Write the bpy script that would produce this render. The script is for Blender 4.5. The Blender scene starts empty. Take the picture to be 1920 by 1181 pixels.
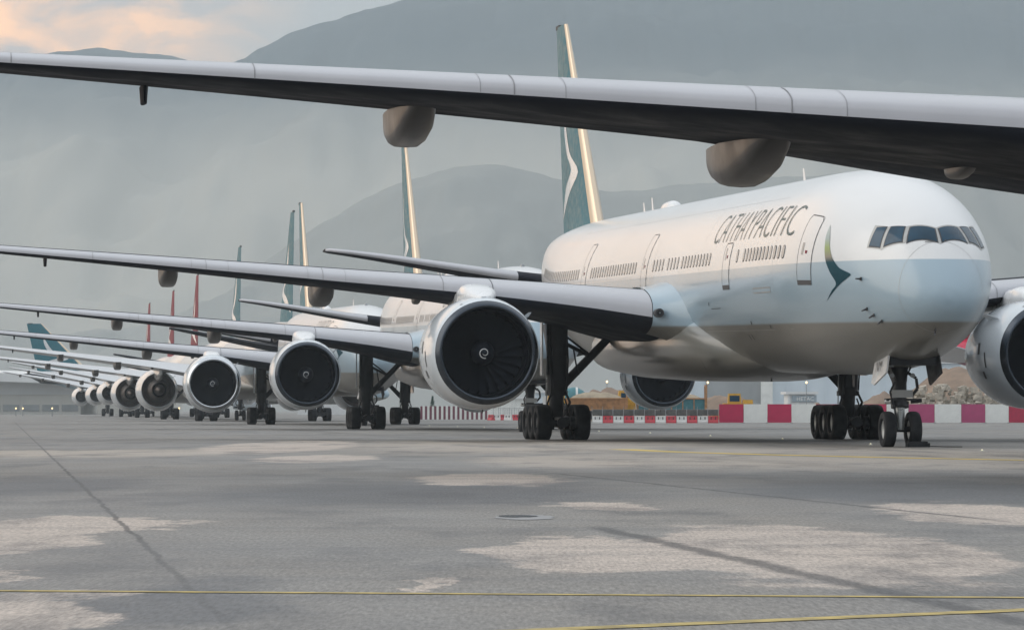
import bpy, bmesh, math, random
from mathutils import Vector, noise
R = math.radians
random.seed(7)
sc = bpy.context.scene
COL = sc.collection

# ------------------------------------------------------------------ camera
FPX, CX, CY, HOR, EYE = 7650.0, 960.0, 590.5, 768.0, 1.085
cam = bpy.data.cameras.new('camera')
cam.lens = 36.0 * FPX / 1920.0
cam.sensor_width = 36.0
cam.clip_start = 0.5
cam.clip_end = 30000
cam_ob = bpy.data.objects.new('camera', cam)
COL.objects.link(cam_ob)
cam_ob.location = (0, 0, EYE)
cam_ob.rotation_euler = (R(90) + math.atan((HOR - CY) / FPX), 0, 0)
sc.camera = cam_ob

# ------------------------------------------------------------------ world, sun, exposure
SUN_AZ, SUN_EL = R(-82), R(24)          # azimuth clockwise from +Y (view direction)
world = bpy.data.worlds.new('World')
sc.world = world
world.use_nodes = True
nt = world.node_tree
nt.nodes.clear()
N = nt.nodes.new
L = nt.links.new
out = N('ShaderNodeOutputWorld')
sky = N('ShaderNodeTexSky'); sky.sky_type = 'NISHITA'; sky.sun_disc = False
sky.sun_elevation = SUN_EL; sky.sun_rotation = SUN_AZ
sky.air_density = 1.5; sky.dust_density = 3.0
bg1 = N('ShaderNodeBackground'); bg1.inputs[1].default_value = 0.07
L(sky.outputs[0], bg1.inputs[0])
tc = N('ShaderNodeTexCoord')
mp = N('ShaderNodeMapping'); mp.inputs['Scale'].default_value = (22, 22, 44)
L(tc.outputs['Generated'], mp.inputs[0])
nz = N('ShaderNodeTexNoise'); nz.inputs['Scale'].default_value = 1.6; nz.inputs['Detail'].default_value = 6
nz.inputs['Roughness'].default_value = 0.52; nz.inputs['Distortion'].default_value = 0.5
L(mp.outputs[0], nz.inputs['Vector'])
cr = N('ShaderNodeValToRGB')
cr.color_ramp.elements[0].position = 0.40; cr.color_ramp.elements[0].color = (1.50, 0.82, 0.42, 1)
cr.color_ramp.elements[1].position = 0.60; cr.color_ramp.elements[1].color = (0.52, 0.46, 0.45, 1)
L(nz.outputs[0], cr.inputs[0])
# warm part of the overcast round the setting sun's side, grey white overhead
def dirdot(v):
    d = N('ShaderNodeVectorMath'); d.operation = 'DOT_PRODUCT'
    L(tc.outputs['Generated'], d.inputs[0]); d.inputs[1].default_value = Vector(v).normalized()
    return d.outputs['Value']
def mrange(x, a, b, c=0.0, e=1.0, smooth=True, tree=None):
    tree = tree or nt
    m = tree.nodes.new('ShaderNodeMapRange')
    if smooth: m.interpolation_type = 'SMOOTHSTEP'
    m.inputs['From Min'].default_value = a; m.inputs['From Max'].default_value = b
    m.inputs['To Min'].default_value = c; m.inputs['To Max'].default_value = e
    tree.links.new(x, m.inputs['Value'])
    return m.outputs['Result']
def azel(a, e): return (math.sin(R(a))*math.cos(R(e)), math.cos(R(a))*math.cos(R(e)), math.sin(R(e)))
glow = mrange(dirdot(azel(-8.2, 6.6)), math.cos(R(5.6)), math.cos(R(1.6)))
side = mrange(dirdot(azel(-24, 9)), math.cos(R(20)), math.cos(R(4)))
def mixc(f, a, b, tree=None):
    tree = tree or nt
    m = tree.nodes.new('ShaderNodeMix'); m.data_type = 'RGBA'
    for sock, v in ((m.inputs[0], f), (m.inputs[6], a), (m.inputs[7], b)):
        if hasattr(v, 'links'): tree.links.new(v, sock)
        else: sock.default_value = v
    return m.outputs[2]
sep = N('ShaderNodeSeparateXYZ'); L(tc.outputs['Generated'], sep.inputs[0])
elev = mrange(sep.outputs[2], 0.02, 0.62)
grey = mixc(elev, (0.38, 0.405, 0.43, 1), (0.92, 0.96, 1.0, 1))
grey = mixc(side, grey, (1.45, 1.02, 0.70, 1))
cloud = mixc(glow, grey, cr.outputs[0])
bg2 = N('ShaderNodeBackground'); bg2.inputs[1].default_value = 1.0
L(cloud, bg2.inputs[0])
mx = N('ShaderNodeMixShader'); mx.inputs[0].default_value = 0.88
L(bg1.outputs[0], mx.inputs[1]); L(bg2.outputs[0], mx.inputs[2])
L(mx.outputs[0], out.inputs[0])

sun = bpy.data.lights.new('sun', 'SUN')
sun.energy = 0.8
sun.angle = R(60)
sun.color = (1.0, 0.90, 0.78)
sun_ob = bpy.data.objects.new('sun', sun)
COL.objects.link(sun_ob)
sdir = Vector((math.sin(SUN_AZ) * math.cos(SUN_EL), math.cos(SUN_AZ) * math.cos(SUN_EL), math.sin(SUN_EL)))
sun_ob.rotation_euler = (-sdir).to_track_quat('-Z', 'Y').to_euler()
sun_ob.location = (-60, -30, 60)

vs = sc.view_settings
vs.view_transform = 'Standard'; vs.look = 'None'; vs.exposure = 0.28; vs.gamma = 1.0
vs.use_curve_mapping = False
sc.cycles.max_bounces = 6
sc.cycles.diffuse_bounces = 3
sc.cycles.glossy_bounces = 3
sc.cycles.volume_bounces = 1
sc.cycles.use_denoising = True

# ------------------------------------------------------------------ helpers
def tag(o, label=None, cat=None, group=None, kind=None):
    for k, v in (('label', label), ('category', cat), ('group', group), ('kind', kind)):
        if v: o[k] = v
    return o

def empty(name, loc=(0, 0, 0), rz=0):
    o = bpy.data.objects.new(name, None)
    o.empty_display_size = 0.5
    COL.objects.link(o); o.location = loc; o.rotation_euler = (0, 0, rz)
    return o

def pchip(xs, ys):
    n = len(xs)
    h = [xs[i+1]-xs[i] for i in range(n-1)]
    d = [(ys[i+1]-ys[i])/h[i] for i in range(n-1)]
    m = [d[0]] + [0.0]*(n-2) + [d[-1]]
    for i in range(1, n-1):
        if d[i-1]*d[i] > 0:
            w1 = 2*h[i]+h[i-1]; w2 = h[i]+2*h[i-1]
            m[i] = (w1+w2)/(w1/d[i-1]+w2/d[i])
    def f(x):
        x = min(max(x, xs[0]), xs[-1])
        i = 0
        while i < n-2 and x > xs[i+1]: i += 1
        t = (x-xs[i])/h[i]
        return ((2*t**3-3*t*t+1)*ys[i]+(t**3-2*t*t+t)*h[i]*m[i]
                + (-2*t**3+3*t*t)*ys[i+1]+(t**3-t*t)*h[i]*m[i+1])
    return f

class MB:
    """collects shapes, then links them as ONE mesh object"""
    def __init__(self): self.v = []; self.f = []; self.m = []
    def add(self, vs_, fs_, mi=0):
        b = len(self.v)
        self.v += [tuple(p) for p in vs_]
        self.f += [tuple(i+b for i in q) for q in fs_]
        self.m += [mi]*len(fs_)
    def box(self, c, s, mi=0, rz=0.0, taper=1.0):
        cx, cy, cz = c; hx, hy, hz = s[0]/2, s[1]/2, s[2]/2
        vv = []
        for z, k in ((-hz, 1.0), (hz, taper)):
            for x, y in ((-hx, -hy), (hx, -hy), (hx, hy), (-hx, hy)):
                x *= k; y *= k
                vv.append((cx+x*math.cos(rz)-y*math.sin(rz), cy+x*math.sin(rz)+y*math.cos(rz), cz+z))
        self.add(vv, [(3, 2, 1, 0), (4, 5, 6, 7), (0, 1, 5, 4), (1, 2, 6, 5), (2, 3, 7, 6), (3, 0, 4, 7)], mi)
    def tube(self, p, q, r0, r1=None, n=12, mi=0, caps=True):
        r1 = r0 if r1 is None else r1
        p = Vector(p); q = Vector(q); d = (q-p).normalized()
        a = d.cross(Vector((0, 0, 1)))
        if a.length < 1e-3: a = d.cross(Vector((1, 0, 0)))
        a.normalize(); b = d.cross(a)
        vv = []
        for c, r in ((p, r0), (q, r1)):
            for i in range(n):
                t = 2*math.pi*i/n
                vv.append(c+a*math.cos(t)*r+b*math.sin(t)*r)
        fs = [(i, (i+1) % n, n+(i+1) % n, n+i) for i in range(n)]
        if caps: fs += [tuple(range(n-1, -1, -1)), tuple(range(n, 2*n))]
        self.add(vv, fs, mi)
    def path(self, pts, r, n=8, mi=0):
        for a, b in zip(pts, pts[1:]): self.tube(a, b, r, r, n, mi)
    def loft(self, rings, mi=0, closed=True, cap0=False, cap1=False):
        n = len(rings[0]); vv = [p for r_ in rings for p in r_]
        fs = []
        for k in range(len(rings)-1):
            for i in range(n if closed else n-1):
                j = (i+1) % n
                fs.append((k*n+i, k*n+j, (k+1)*n+j, (k+1)*n+i))
        if cap0: fs.append(tuple(range(n-1, -1, -1)))
        if cap1: fs.append(tuple(range((len(rings)-1)*n, len(rings)*n)))
        self.add(vv, fs, mi)
    def lathe(self, prof, axis='Y', n=48, mi=0, c=(0, 0, 0)):
        rings = []
        for a, r_ in prof:
            ring = []
            for i in range(n):
                t = 2*math.pi*i/n
                u, w = r_*math.cos(t), r_*math.sin(t)
                if axis == 'Y': p = (u, a, w)
                elif axis == 'X': p = (a, u, w)
                else: p = (u, w, a)
                ring.append((p[0]+c[0], p[1]+c[1], p[2]+c[2]))
            rings.append(ring)
        self.loft(rings, mi)
    def build(self, name, mats, parent=None, smooth=35, loc=None, fixn=True):
        me = bpy.data.meshes.new(name)
        me.from_pydata(self.v, [], self.f)
        for m in (mats if isinstance(mats, (list, tuple)) else [mats]): me.materials.append(m)
        if len(me.materials) > 1: me.polygons.foreach_set('material_index', self.m)
        if fixn:
            bm = bmesh.new(); bm.from_mesh(me)
            bmesh.ops.recalc_face_normals(bm, faces=bm.faces)
            bm.to_mesh(me); bm.free()
        if smooth:
            me.shade_smooth()
            if smooth < 180: me.set_sharp_from_angle(angle=R(smooth))
        me.update()
        o = bpy.data.objects.new(name, me)
        COL.objects.link(o)
        if parent: o.parent = parent
        if loc: o.location = loc
        return o

def children(o): return [c for c in COL.objects if c.parent == o]
def copy_tree(o, parent=None, skip=()):
    c = o.copy(); COL.objects.link(c); c.parent = parent
    for ch in KIDS.get(o.name, None) or children(o):
        if ch.name.split('.')[0] in skip: continue
        copy_tree(ch, c, skip)
    return c
KIDS = {}

# ------------------------------------------------------------------ materials
def mat(name, col, rough=0.5, metal=0.0, coat=0.0, var=0.0, vscale=3.0, bump=0.0, bscale=20.0, spec=0.5, emit=None):
    m = bpy.data.materials.new(name); m.use_nodes = True
    t = m.node_tree; b = t.nodes['Principled BSDF']
    b.inputs['Base Color'].default_value = (*col, 1)
    b.inputs['Roughness'].default_value = rough
    b.inputs['Metallic'].default_value = metal
    b.inputs['Coat Weight'].default_value = coat
    b.inputs['Coat Roughness'].default_value = 0.06
    b.inputs['Specular IOR Level'].default_value = spec
    if emit:
        b.inputs['Emission Color'].default_value = (*emit[:3], 1); b.inputs['Emission Strength'].default_value = emit[3]
    if var or bump:
        c = t.nodes.new('ShaderNodeTexCoord')
        n = t.nodes.new('ShaderNodeTexNoise'); n.inputs['Scale'].default_value = vscale; n.inputs['Detail'].default_value = 7
        n.inputs['Roughness'].default_value = 0.6
        t.links.new(c.outputs['Object'], n.inputs['Vector'])
        if var:
            lo = tuple(max(0, x*(1-var)) for x in col); hi = tuple(min(1, x*(1+var)) for x in col)
            f = mrange(n.outputs[0], 0.3, 0.7, tree=t)
            t.links.new(mixc(f, (*lo, 1), (*hi, 1), t), b.inputs['Base Color'])
            t.links.new(mrange(n.outputs[0], 0.3, 0.7, max(0.02, rough*0.8), min(1, rough*1.25), tree=t), b.inputs['Roughness'])
        if bump:
            n2 = t.nodes.new('ShaderNodeTexNoise'); n2.inputs['Scale'].default_value = bscale; n2.inputs['Detail'].default_value = 5
            t.links.new(c.outputs['Object'], n2.inputs['Vector'])
            bp = t.nodes.new('ShaderNodeBump'); bp.inputs['Strength'].default_value = bump
            t.links.new(n2.outputs[0], bp.inputs['Height']); t.links.new(bp.outputs[0], b.inputs['Normal'])
    return m

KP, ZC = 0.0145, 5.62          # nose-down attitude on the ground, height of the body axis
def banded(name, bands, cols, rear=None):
    """body paint: colours change at fixed heights on the body; rear = colour of a patch on the tail"""
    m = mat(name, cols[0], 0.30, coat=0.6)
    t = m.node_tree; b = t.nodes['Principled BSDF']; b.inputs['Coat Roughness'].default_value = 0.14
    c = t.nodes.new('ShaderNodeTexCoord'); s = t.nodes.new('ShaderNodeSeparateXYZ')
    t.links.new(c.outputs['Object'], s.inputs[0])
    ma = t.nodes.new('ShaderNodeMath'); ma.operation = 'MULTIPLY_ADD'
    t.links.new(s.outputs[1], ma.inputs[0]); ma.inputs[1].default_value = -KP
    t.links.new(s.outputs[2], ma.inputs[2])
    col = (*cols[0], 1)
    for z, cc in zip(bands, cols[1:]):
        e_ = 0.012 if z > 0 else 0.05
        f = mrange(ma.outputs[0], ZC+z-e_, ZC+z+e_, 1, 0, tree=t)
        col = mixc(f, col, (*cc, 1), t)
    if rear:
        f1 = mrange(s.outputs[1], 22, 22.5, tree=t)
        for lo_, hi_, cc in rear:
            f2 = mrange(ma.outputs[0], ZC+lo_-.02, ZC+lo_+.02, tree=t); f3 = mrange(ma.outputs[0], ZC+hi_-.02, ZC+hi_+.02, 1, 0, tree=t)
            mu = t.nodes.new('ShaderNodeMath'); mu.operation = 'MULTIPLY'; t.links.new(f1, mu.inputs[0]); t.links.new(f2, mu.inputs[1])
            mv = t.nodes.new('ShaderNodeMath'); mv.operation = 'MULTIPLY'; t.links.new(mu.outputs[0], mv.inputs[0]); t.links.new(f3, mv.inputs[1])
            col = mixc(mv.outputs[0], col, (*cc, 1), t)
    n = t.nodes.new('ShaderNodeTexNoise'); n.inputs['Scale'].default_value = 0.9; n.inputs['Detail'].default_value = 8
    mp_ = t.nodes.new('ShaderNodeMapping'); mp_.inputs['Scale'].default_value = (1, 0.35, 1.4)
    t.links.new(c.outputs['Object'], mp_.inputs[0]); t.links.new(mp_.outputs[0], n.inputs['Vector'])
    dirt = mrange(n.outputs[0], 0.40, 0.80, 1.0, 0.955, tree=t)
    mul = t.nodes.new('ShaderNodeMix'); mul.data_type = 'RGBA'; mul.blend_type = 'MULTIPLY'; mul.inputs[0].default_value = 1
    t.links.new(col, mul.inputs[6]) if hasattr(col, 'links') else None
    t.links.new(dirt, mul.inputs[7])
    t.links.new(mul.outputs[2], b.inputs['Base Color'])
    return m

M = {}
M['body'] = banded('fuselage_paint', (0.2, -1.55), ((0.74, 0.745, 0.75), (0.34, 0.45, 0.53), (0.185, 0.18, 0.16)))  # reflections of hills and ground painted in as blue-grey and taupe bands
M['body_red'] = banded('red_airline_paint', (-1.9,), ((0.75, 0.75, 0.75), (0.4, 0.4, 0.4)), rear=((1.68, 9, (.62, .02, .07)), (-3, .5, (.30, .05, .11))))
M['white'] = mat('white_paint', (0.78, 0.79, 0.80), 0.25, coat=0.5, var=0.02, vscale=.6)
M['nacelle'] = mat('nacelle_paint', (0.62, 0.68, 0.73), 0.25, coat=0.6)
M['seam'] = mat('dark_seam', (0.06, 0.06, 0.065), 0.6)
M['glass'] = mat('cockpit_glass', (0.006, 0.045, 0.085), 0.08, var=0.3, vscale=1.0, spec=.35)  # blue base colour stands in for the sky reflected in the glass
M['cabin'] = mat('cabin_glass', (0.42, 0.41, 0.40), 0.2, var=0.15)
M['frame'] = mat('window_frame', (0.42, 0.42, 0.41), 0.4, metal=0.4, var=0.1)
M['teal'] = mat('teal_paint', (0.022, 0.155, 0.20), 0.42, spec=.25, var=0.08)
M['lettering'] = mat('lettering_green', (0.02, 0.075, 0.085), 0.35, var=0.05)
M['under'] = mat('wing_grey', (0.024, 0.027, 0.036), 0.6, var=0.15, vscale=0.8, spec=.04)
M['slat'] = mat('slat_metal', (0.45, 0.46, 0.50), 0.34, coat=.3, var=0.04, vscale=.6)
M['joint'] = mat('slat_joint_grey', (0.24, 0.245, 0.26), 0.5)
M['edge'] = mat('sunset_tinted_metal', (0.66, 0.54, 0.41), 0.28, metal=1.0)  # metal tinted gold to carry a painted sunset reflection
M['lip'] = mat('inlet_lip_metal', (0.06, 0.072, 0.09), 0.25, metal=0.9)
M['lip_bright'] = mat('polished_lip_metal', (0.62, 0.65, 0.68), 0.2, metal=1.0, var=0.06)
M['fan'] = mat('fan_blade', (0.060, 0.070, 0.090), 0.33, metal=0.5)
M['duct'] = mat('inlet_duct', (0.010, 0.012, 0.018), 0.5, var=0.2)
M['hot'] = mat('exhaust_metal', (0.13, 0.11, 0.10), 0.42, metal=0.8, var=0.25)
M['tyre'] = mat('tyre_rubber', (0.008, 0.009, 0.012), 0.8, var=0.25, bump=0.1)
M['rim'] = mat('wheel_rim', (0.34, 0.35, 0.35), 0.4, metal=0.5, var=0.15)
M['strut'] = mat('gear_strut', (0.020, 0.022, 0.027), 0.5, metal=0.1, var=0.35)
M['oleo'] = mat('oleo_steel', (0.40, 0.42, 0.42), 0.3, metal=0.6, var=0.15)
M['white_wing'] = mat('pale_wing_paint', (0.60, 0.61, 0.63), 0.4, coat=0.2)
M['red'] = mat('red_tail_paint', (0.22, 0.012, 0.03), 0.5, spec=.15)
M['lens'] = mat('lamp_lens', (0.25, 0.27, 0.28), 0.1, coat=1.0)
M['fairing'] = mat('fairing_grey', (0.045, 0.040, 0.036), 0.35, coat=0.08, var=0.25, vscale=.7, spec=.2)
def logo_mat():
    m = mat('brushwing_paint', (0.0, 0.1, 0.13), 0.5, spec=.1)
    t = m.node_tree; c = t.nodes.new('ShaderNodeTexCoord'); s = t.nodes.new('ShaderNodeSeparateXYZ')
    t.links.new(c.outputs['Object'], s.inputs[0])
    r = t.nodes.new('ShaderNodeValToRGB'); e = r.color_ramp.elements
    e[0].position = 0; e[0].color = (0.001, 0.032, 0.050, 1)
    e[1].position = 1; e[1].color = (0.62, 0.66, 0.64, 1)
    for p, cc in ((0.53, (0.002, 0.055, 0.08)), (0.59, (0.30, 0.27, 0.22)), (0.69, (0.36, 0.43, 0.18)), (0.79, (0.42, 0.48, 0.46))):  # paint's own gradient, with reflection painted into the brown and pale upper steps
        x = e.new(p); x.color = (*cc, 1)
    t.links.new(mrange(s.outputs[2], 3.9, 6.6, smooth=False, tree=t), r.inputs[0])
    t.links.new(r.outputs[0], t.nodes['Principled BSDF'].inputs['Base Color'])
    return m
M['logo'] = logo_mat()

# ------------------------------------------------------------------ ground
def gp(u, v, z=0.0):
    """ground point seen at a pixel of the 1920 px photograph (used only to survey the markings)"""
    d = (EYE-z)*FPX/(v-HOR)
    return ((u-CX)*d/FPX, d)

def ground_mat():
    m = bpy.data.materials.new('asphalt'); m.use_nodes = True
    t = m.node_tree; b = t.nodes['Principled BSDF']
    NN = t.nodes.new; LL = t.links.new
    geo = NN('ShaderNodeNewGeometry')
    def noise_(vec, scale, detail=5, rough=0.55):
        n = NN('ShaderNodeTexNoise'); n.inputs['Scale'].default_value = scale
        n.inputs['Detail'].default_value = detail; n.inputs['Roughness'].default_value = rough
        LL(vec, n.inputs['Vector']); return n
    def vm(op, a, b_=None):
        n = NN('ShaderNodeVectorMath'); n.operation = op
        for s, v in ((n.inputs[0], a), (n.inputs[1], b_)):
            if v is None: continue
            if hasattr(v, 'links'): LL(v, s)
            else: s.default_value = v
        return n
    def mt(op, a, b_=None):
        n = NN('ShaderNodeMath'); n.operation = op
        for s, v in ((n.inputs[0], a), (n.inputs[1], b_)):
            if v is None: continue
            if hasattr(v, 'links'): LL(v, s)
            else: s.default_value = v
        return n.outputs[0]
    P = geo.outputs['Position']
    w1 = noise_(vm('MULTIPLY', P, (1, .45, 1)).outputs[0], 1.1, 8, 0.66)
    warp = vm('MULTIPLY', vm('SUBTRACT', w1.outputs['Color'], (0.5, 0.5, 0.5)).outputs[0], (1.7, 9.0, 0))
    PW = vm('ADD', P, warp.outputs[0]).outputs[0]
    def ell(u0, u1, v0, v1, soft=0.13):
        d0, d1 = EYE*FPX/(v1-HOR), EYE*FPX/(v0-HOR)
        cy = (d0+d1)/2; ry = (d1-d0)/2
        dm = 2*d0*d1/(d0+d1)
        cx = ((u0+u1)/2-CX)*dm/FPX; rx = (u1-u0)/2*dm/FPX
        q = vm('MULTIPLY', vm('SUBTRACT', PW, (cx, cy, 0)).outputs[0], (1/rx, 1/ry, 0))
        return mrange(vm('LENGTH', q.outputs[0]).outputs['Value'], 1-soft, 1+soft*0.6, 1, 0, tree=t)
    def seg(a, b_, w, wob=0.0, soft=0.5):
        ax, ay = a; bx, by = b_
        ln = math.hypot(bx-ax, by-ay); dx, dy = (bx-ax)/ln, (by-ay)/ln
        rel = vm('SUBTRACT', P, (ax, ay, 0)).outputs[0]
        d = vm('DOT_PRODUCT', rel, (-dy, dx, 0)).outputs['Value']
        if wob:
            d = mt('ADD', d, mt('MULTIPLY', mt('SUBTRACT', wob_n.outputs[0], 0.5), wob))
        al = vm('DOT_PRODUCT', rel, (dx, dy, 0)).outputs['Value']
        f = mrange(mt('ABSOLUTE', d), w*(1-soft), w*(1+soft), 1, 0, tree=t)
        f = mt('MULTIPLY', f, mrange(al, -0.03*ln, 0.05*ln, tree=t))
        return mt('MULTIPLY', f, mrange(al, ln*0.9, ln*1.02, 1, 0, tree=t))
    wob_n = noise_(P, 0.7, 6, 0.65)
    def union(ms):
        r_ = ms[0]
        for x in ms[1:]: r_ = mt('MAXIMUM', r_, x)
        return r_
    brk = mrange(noise_(vm('MULTIPLY', P, (2.2, .8, 1)).outputs[0], 1.0, 9, 0.72).outputs[0], 0.30, 0.50, 0.62, 1, tree=t)
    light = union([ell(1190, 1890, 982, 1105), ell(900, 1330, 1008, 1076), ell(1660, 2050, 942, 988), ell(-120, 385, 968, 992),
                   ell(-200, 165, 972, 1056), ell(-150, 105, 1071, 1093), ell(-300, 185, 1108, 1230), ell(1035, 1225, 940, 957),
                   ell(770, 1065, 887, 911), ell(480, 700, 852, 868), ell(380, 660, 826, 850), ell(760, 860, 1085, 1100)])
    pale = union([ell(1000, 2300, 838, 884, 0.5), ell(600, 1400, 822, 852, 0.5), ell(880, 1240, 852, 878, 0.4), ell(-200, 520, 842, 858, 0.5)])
    dark = union([ell(300, 1230, 902, 955, 0.5), ell(1400, 2150, 896, 950, 0.5), ell(1350, 2100, 905, 945, 0.4), ell(-200, 260, 895, 935, 0.5), ell(100, 560, 1085, 1200, 0.5)])  # first zone paints in the mountain's bluish reflection; the rest are darker patches
    big = mrange(noise_(vm('MULTIPLY', P, (0.10, 0.035, 0)).outputs[0], 1.0, 6, 0.6).outputs[0], 0.36, 0.66, tree=t)
    mid = mrange(noise_(vm('MULTIPLY', P, (0.55, 0.16, 0)).outputs[0], 1.0, 7, 0.62).outputs[0], 0.3, 0.7, tree=t)
    grain = noise_(vm('MULTIPLY', P, (1, .10, 1)).outputs[0], 34, 4, 0.75)
    grain2 = noise_(P, 14, 5, 0.7)
    col = mixc(big, (0.166, 0.159, 0.152, 1), (0.24, 0.223, 0.202, 1), t)
    col = mixc(mt('MULTIPLY', mid, 0.45), col, (0.255, 0.25, 0.24, 1), t)
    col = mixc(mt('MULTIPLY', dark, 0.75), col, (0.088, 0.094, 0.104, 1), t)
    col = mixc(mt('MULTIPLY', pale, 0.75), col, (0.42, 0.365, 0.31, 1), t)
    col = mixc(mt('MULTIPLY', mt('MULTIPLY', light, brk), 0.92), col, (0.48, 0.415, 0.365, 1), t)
    b1 = (-46, 377)
    cracks = union([seg((-1.30, 19.6), b1, 0.028, 0.16), seg((0.75, 38), (2.75, 19.4), 0.10, 0.32, 0.6),
                    seg((0.7, 70), (4.9, 39), 0.06, 0.3, 0.7)])
    col = mixc(mt('MULTIPLY', cracks, 0.72), col, (0.045, 0.045, 0.047, 1), t)
    # tyre rubber marks along the taxi line
    rub = union([seg((30.0, -30), (-40, 520), 0.5, 0.5, 0.9), seg((20.0, -30), (-50, 520), 0.5, 0.5, 0.9)])
    col = mixc(mt('MULTIPLY', rub, 0.25), col, (0.06, 0.06, 0.06, 1), t)
    stain = mrange(noise_(vm('MULTIPLY', P, (0.42, 0.10, 0)).outputs[0], 1.3, 8, 0.66).outputs[0], 0.48, 0.66, tree=t)
    col = mixc(mt('MULTIPLY', stain, 0.6), col, (0.085, 0.087, 0.092, 1), t)
    spots = mrange(noise_(P, 2.6, 4, 0.5).outputs[0], 0.69, 0.74, tree=t)
    col = mixc(mt('MULTIPLY', spots, 0.5), col, (0.06, 0.06, 0.062, 1), t)
    g = mrange(grain.outputs[0], 0.25, 0.75, 0.50, 1.50, smooth=False, tree=t)
    streak = mrange(noise_(vm('MULTIPLY', P, (0.16, 1.1, 0)).outputs[0], 0.6, 7, 0.6).outputs[0], 0.45, 0.68, tree=t)
    col = mixc(mt('MULTIPLY', streak, 0.30), col, (0.10, 0.105, 0.115, 1), t)
    g2 = mrange(grain2.outputs[0], 0.25, 0.75, 0.80, 1.20, smooth=False, tree=t)
    mul = vm('MULTIPLY', col, None); cg = NN('ShaderNodeCombineXYZ')
    gg = mt('MULTIPLY', g, g2)
    for i in range(3): LL(gg, cg.inputs[i])
    LL(cg.outputs[0], mul.inputs[1])
    LL(mul.outputs[0], b.inputs['Base Color'])
    ro = mrange(big, 0, 1, 0.55, 0.75, tree=t)
    LL(mt('ADD', ro, mt('MULTIPLY', light, 0.12)), b.inputs['Roughness'])
    b.inputs['Specular IOR Level'].default_value = 0.35
    bp = NN('ShaderNodeBump'); bp.inputs['Strength'].default_value = 0.35; bp.inputs['Distance'].default_value = 0.004
    LL(grain.outputs[0], bp.inputs['Height']); LL(bp.outputs[0], b.inputs['Normal'])
    return m

def sheet(name, x0, x1, y0, y1, z, m, kind='structure'):
    b = MB(); b.add([(x0, y0, z), (x1, y0, z), (x1, y1, z), (x0, y1, z)], [(0, 1, 2, 3)])
    return tag(b.build(name, m, smooth=0), kind=kind)
sheet('ground', -2500, 2500, -400, 8000, 0.0, ground_mat())
M['yellow'] = mat('worn_yellow_paint', (0.40, 0.31, 0.11), 0.7, var=0.4, vscale=5)
def strip(name, pts, w, m, z=0.004):
    b = MB(); rows = []
    for i, p in enumerate(pts):
        p = Vector(p); a = Vector(pts[max(0, i-1)]); c = Vector(pts[min(len(pts)-1, i+1)])
        d = (c-a).normalized(); n = Vector((-d.y, d.x))
        rows.append([(p.x+n.x*w/2, p.y+n.y*w/2, z), (p.x-n.x*w/2, p.y-n.y*w/2, z)])
    b.loft(rows, closed=False)
    return tag(b.build(name, m, smooth=0), kind='structure')
def ext(a, b_, k0, k1):
    a = Vector(a); b_ = Vector(b_); return (a+(a-b_)*k0, b_+(b_-a)*k1)
strip('yellow_line', ext(gp(0, 1107), gp(1920, 1120), 2, 2), 0.17, M['yellow'])
strip('yellow_line', ext(gp(1000, 1181), gp(1920, 1143), 2, 2), 0.22, M['yellow'])
M['wet'] = mat('wet_patch', (.012, .013, .016), .12)
M['pale_ring'] = mat('pale_ring_grey', (.27, .27, .275), .6, var=.2)
def blob(name, c, rx, ry, z, m, seed):
    b = MB(); n = 40
    b.add([(c[0]+rx*math.cos(2*math.pi*i/n)*(1+.25*noise.noise(Vector((i*.35, seed, 0)))), c[1]+ry*math.sin(2*math.pi*i/n)*(1+.35*noise.noise(Vector((i*.3, seed, 3)))), z) for i in range(n)], [tuple(range(n))])
    return tag(b.build(name, m, smooth=0), kind='structure')
blob('puddle_rim', gp(985, 969.5), .30, .95, .004, M['pale_ring'], 2)  # pale grey ring laid round the dark puddle
blob('puddle', gp(970, 968), .20, .42, .008, M['wet'], 5)
strip('taxi_line', [(16.5, 78), (11.2, 87.5), (8.4, 93), (6.4, 98), (4.4, 104), (3.0, 112)], 0.8, mat('taxi_yellow', (.58, .42, .08), .6, var=.3, vscale=.6))

# ------------------------------------------------------------------ airliner: body surface
BS = [0,.05,.15,.35,.7,1.0,1.4,2.0,2.6,3.2,4,5,6,7,8.5,10,12,50,54,58,62,66,70,72.3,73]
fW = pchip(BS, [0,.29,.5,.76,1.04,1.21,1.41,1.65,1.86,2.04,2.25,2.47,2.66,2.81,2.97,3.06,3.1,3.1,3.02,2.75,2.3,1.68,.95,.45,.2])
fT = pchip(BS, [-.95,-.66,-.45,-.15,.3,.62,1.02,1.42,1.74,2.0,2.3,2.58,2.77,2.91,3.02,3.08,3.1,3.1,3.1,3.08,3.0,2.88,2.7,2.5,2.35])
fB = pchip(BS, [-.95,-1.2,-1.36,-1.56,-1.77,-1.9,-2.03,-2.2,-2.34,-2.46,-2.6,-2.75,-2.87,-2.95,-3.04,-3.08,-3.1,-3.1,-2.85,-2.2,-1.3,-.3,.75,1.35,1.6])
fM = pchip(BS, [-.95,-.94,-.93,-.9,-.82,-.75,-.65,-.52,-.41,-.31,-.2,-.1,-.05,-.02,0,0,0,0,.05,.3,.8,1.3,1.8,2.05,2.1])
MG = 37.1                                   # station of the main gear, origin of the aircraft frame

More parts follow.
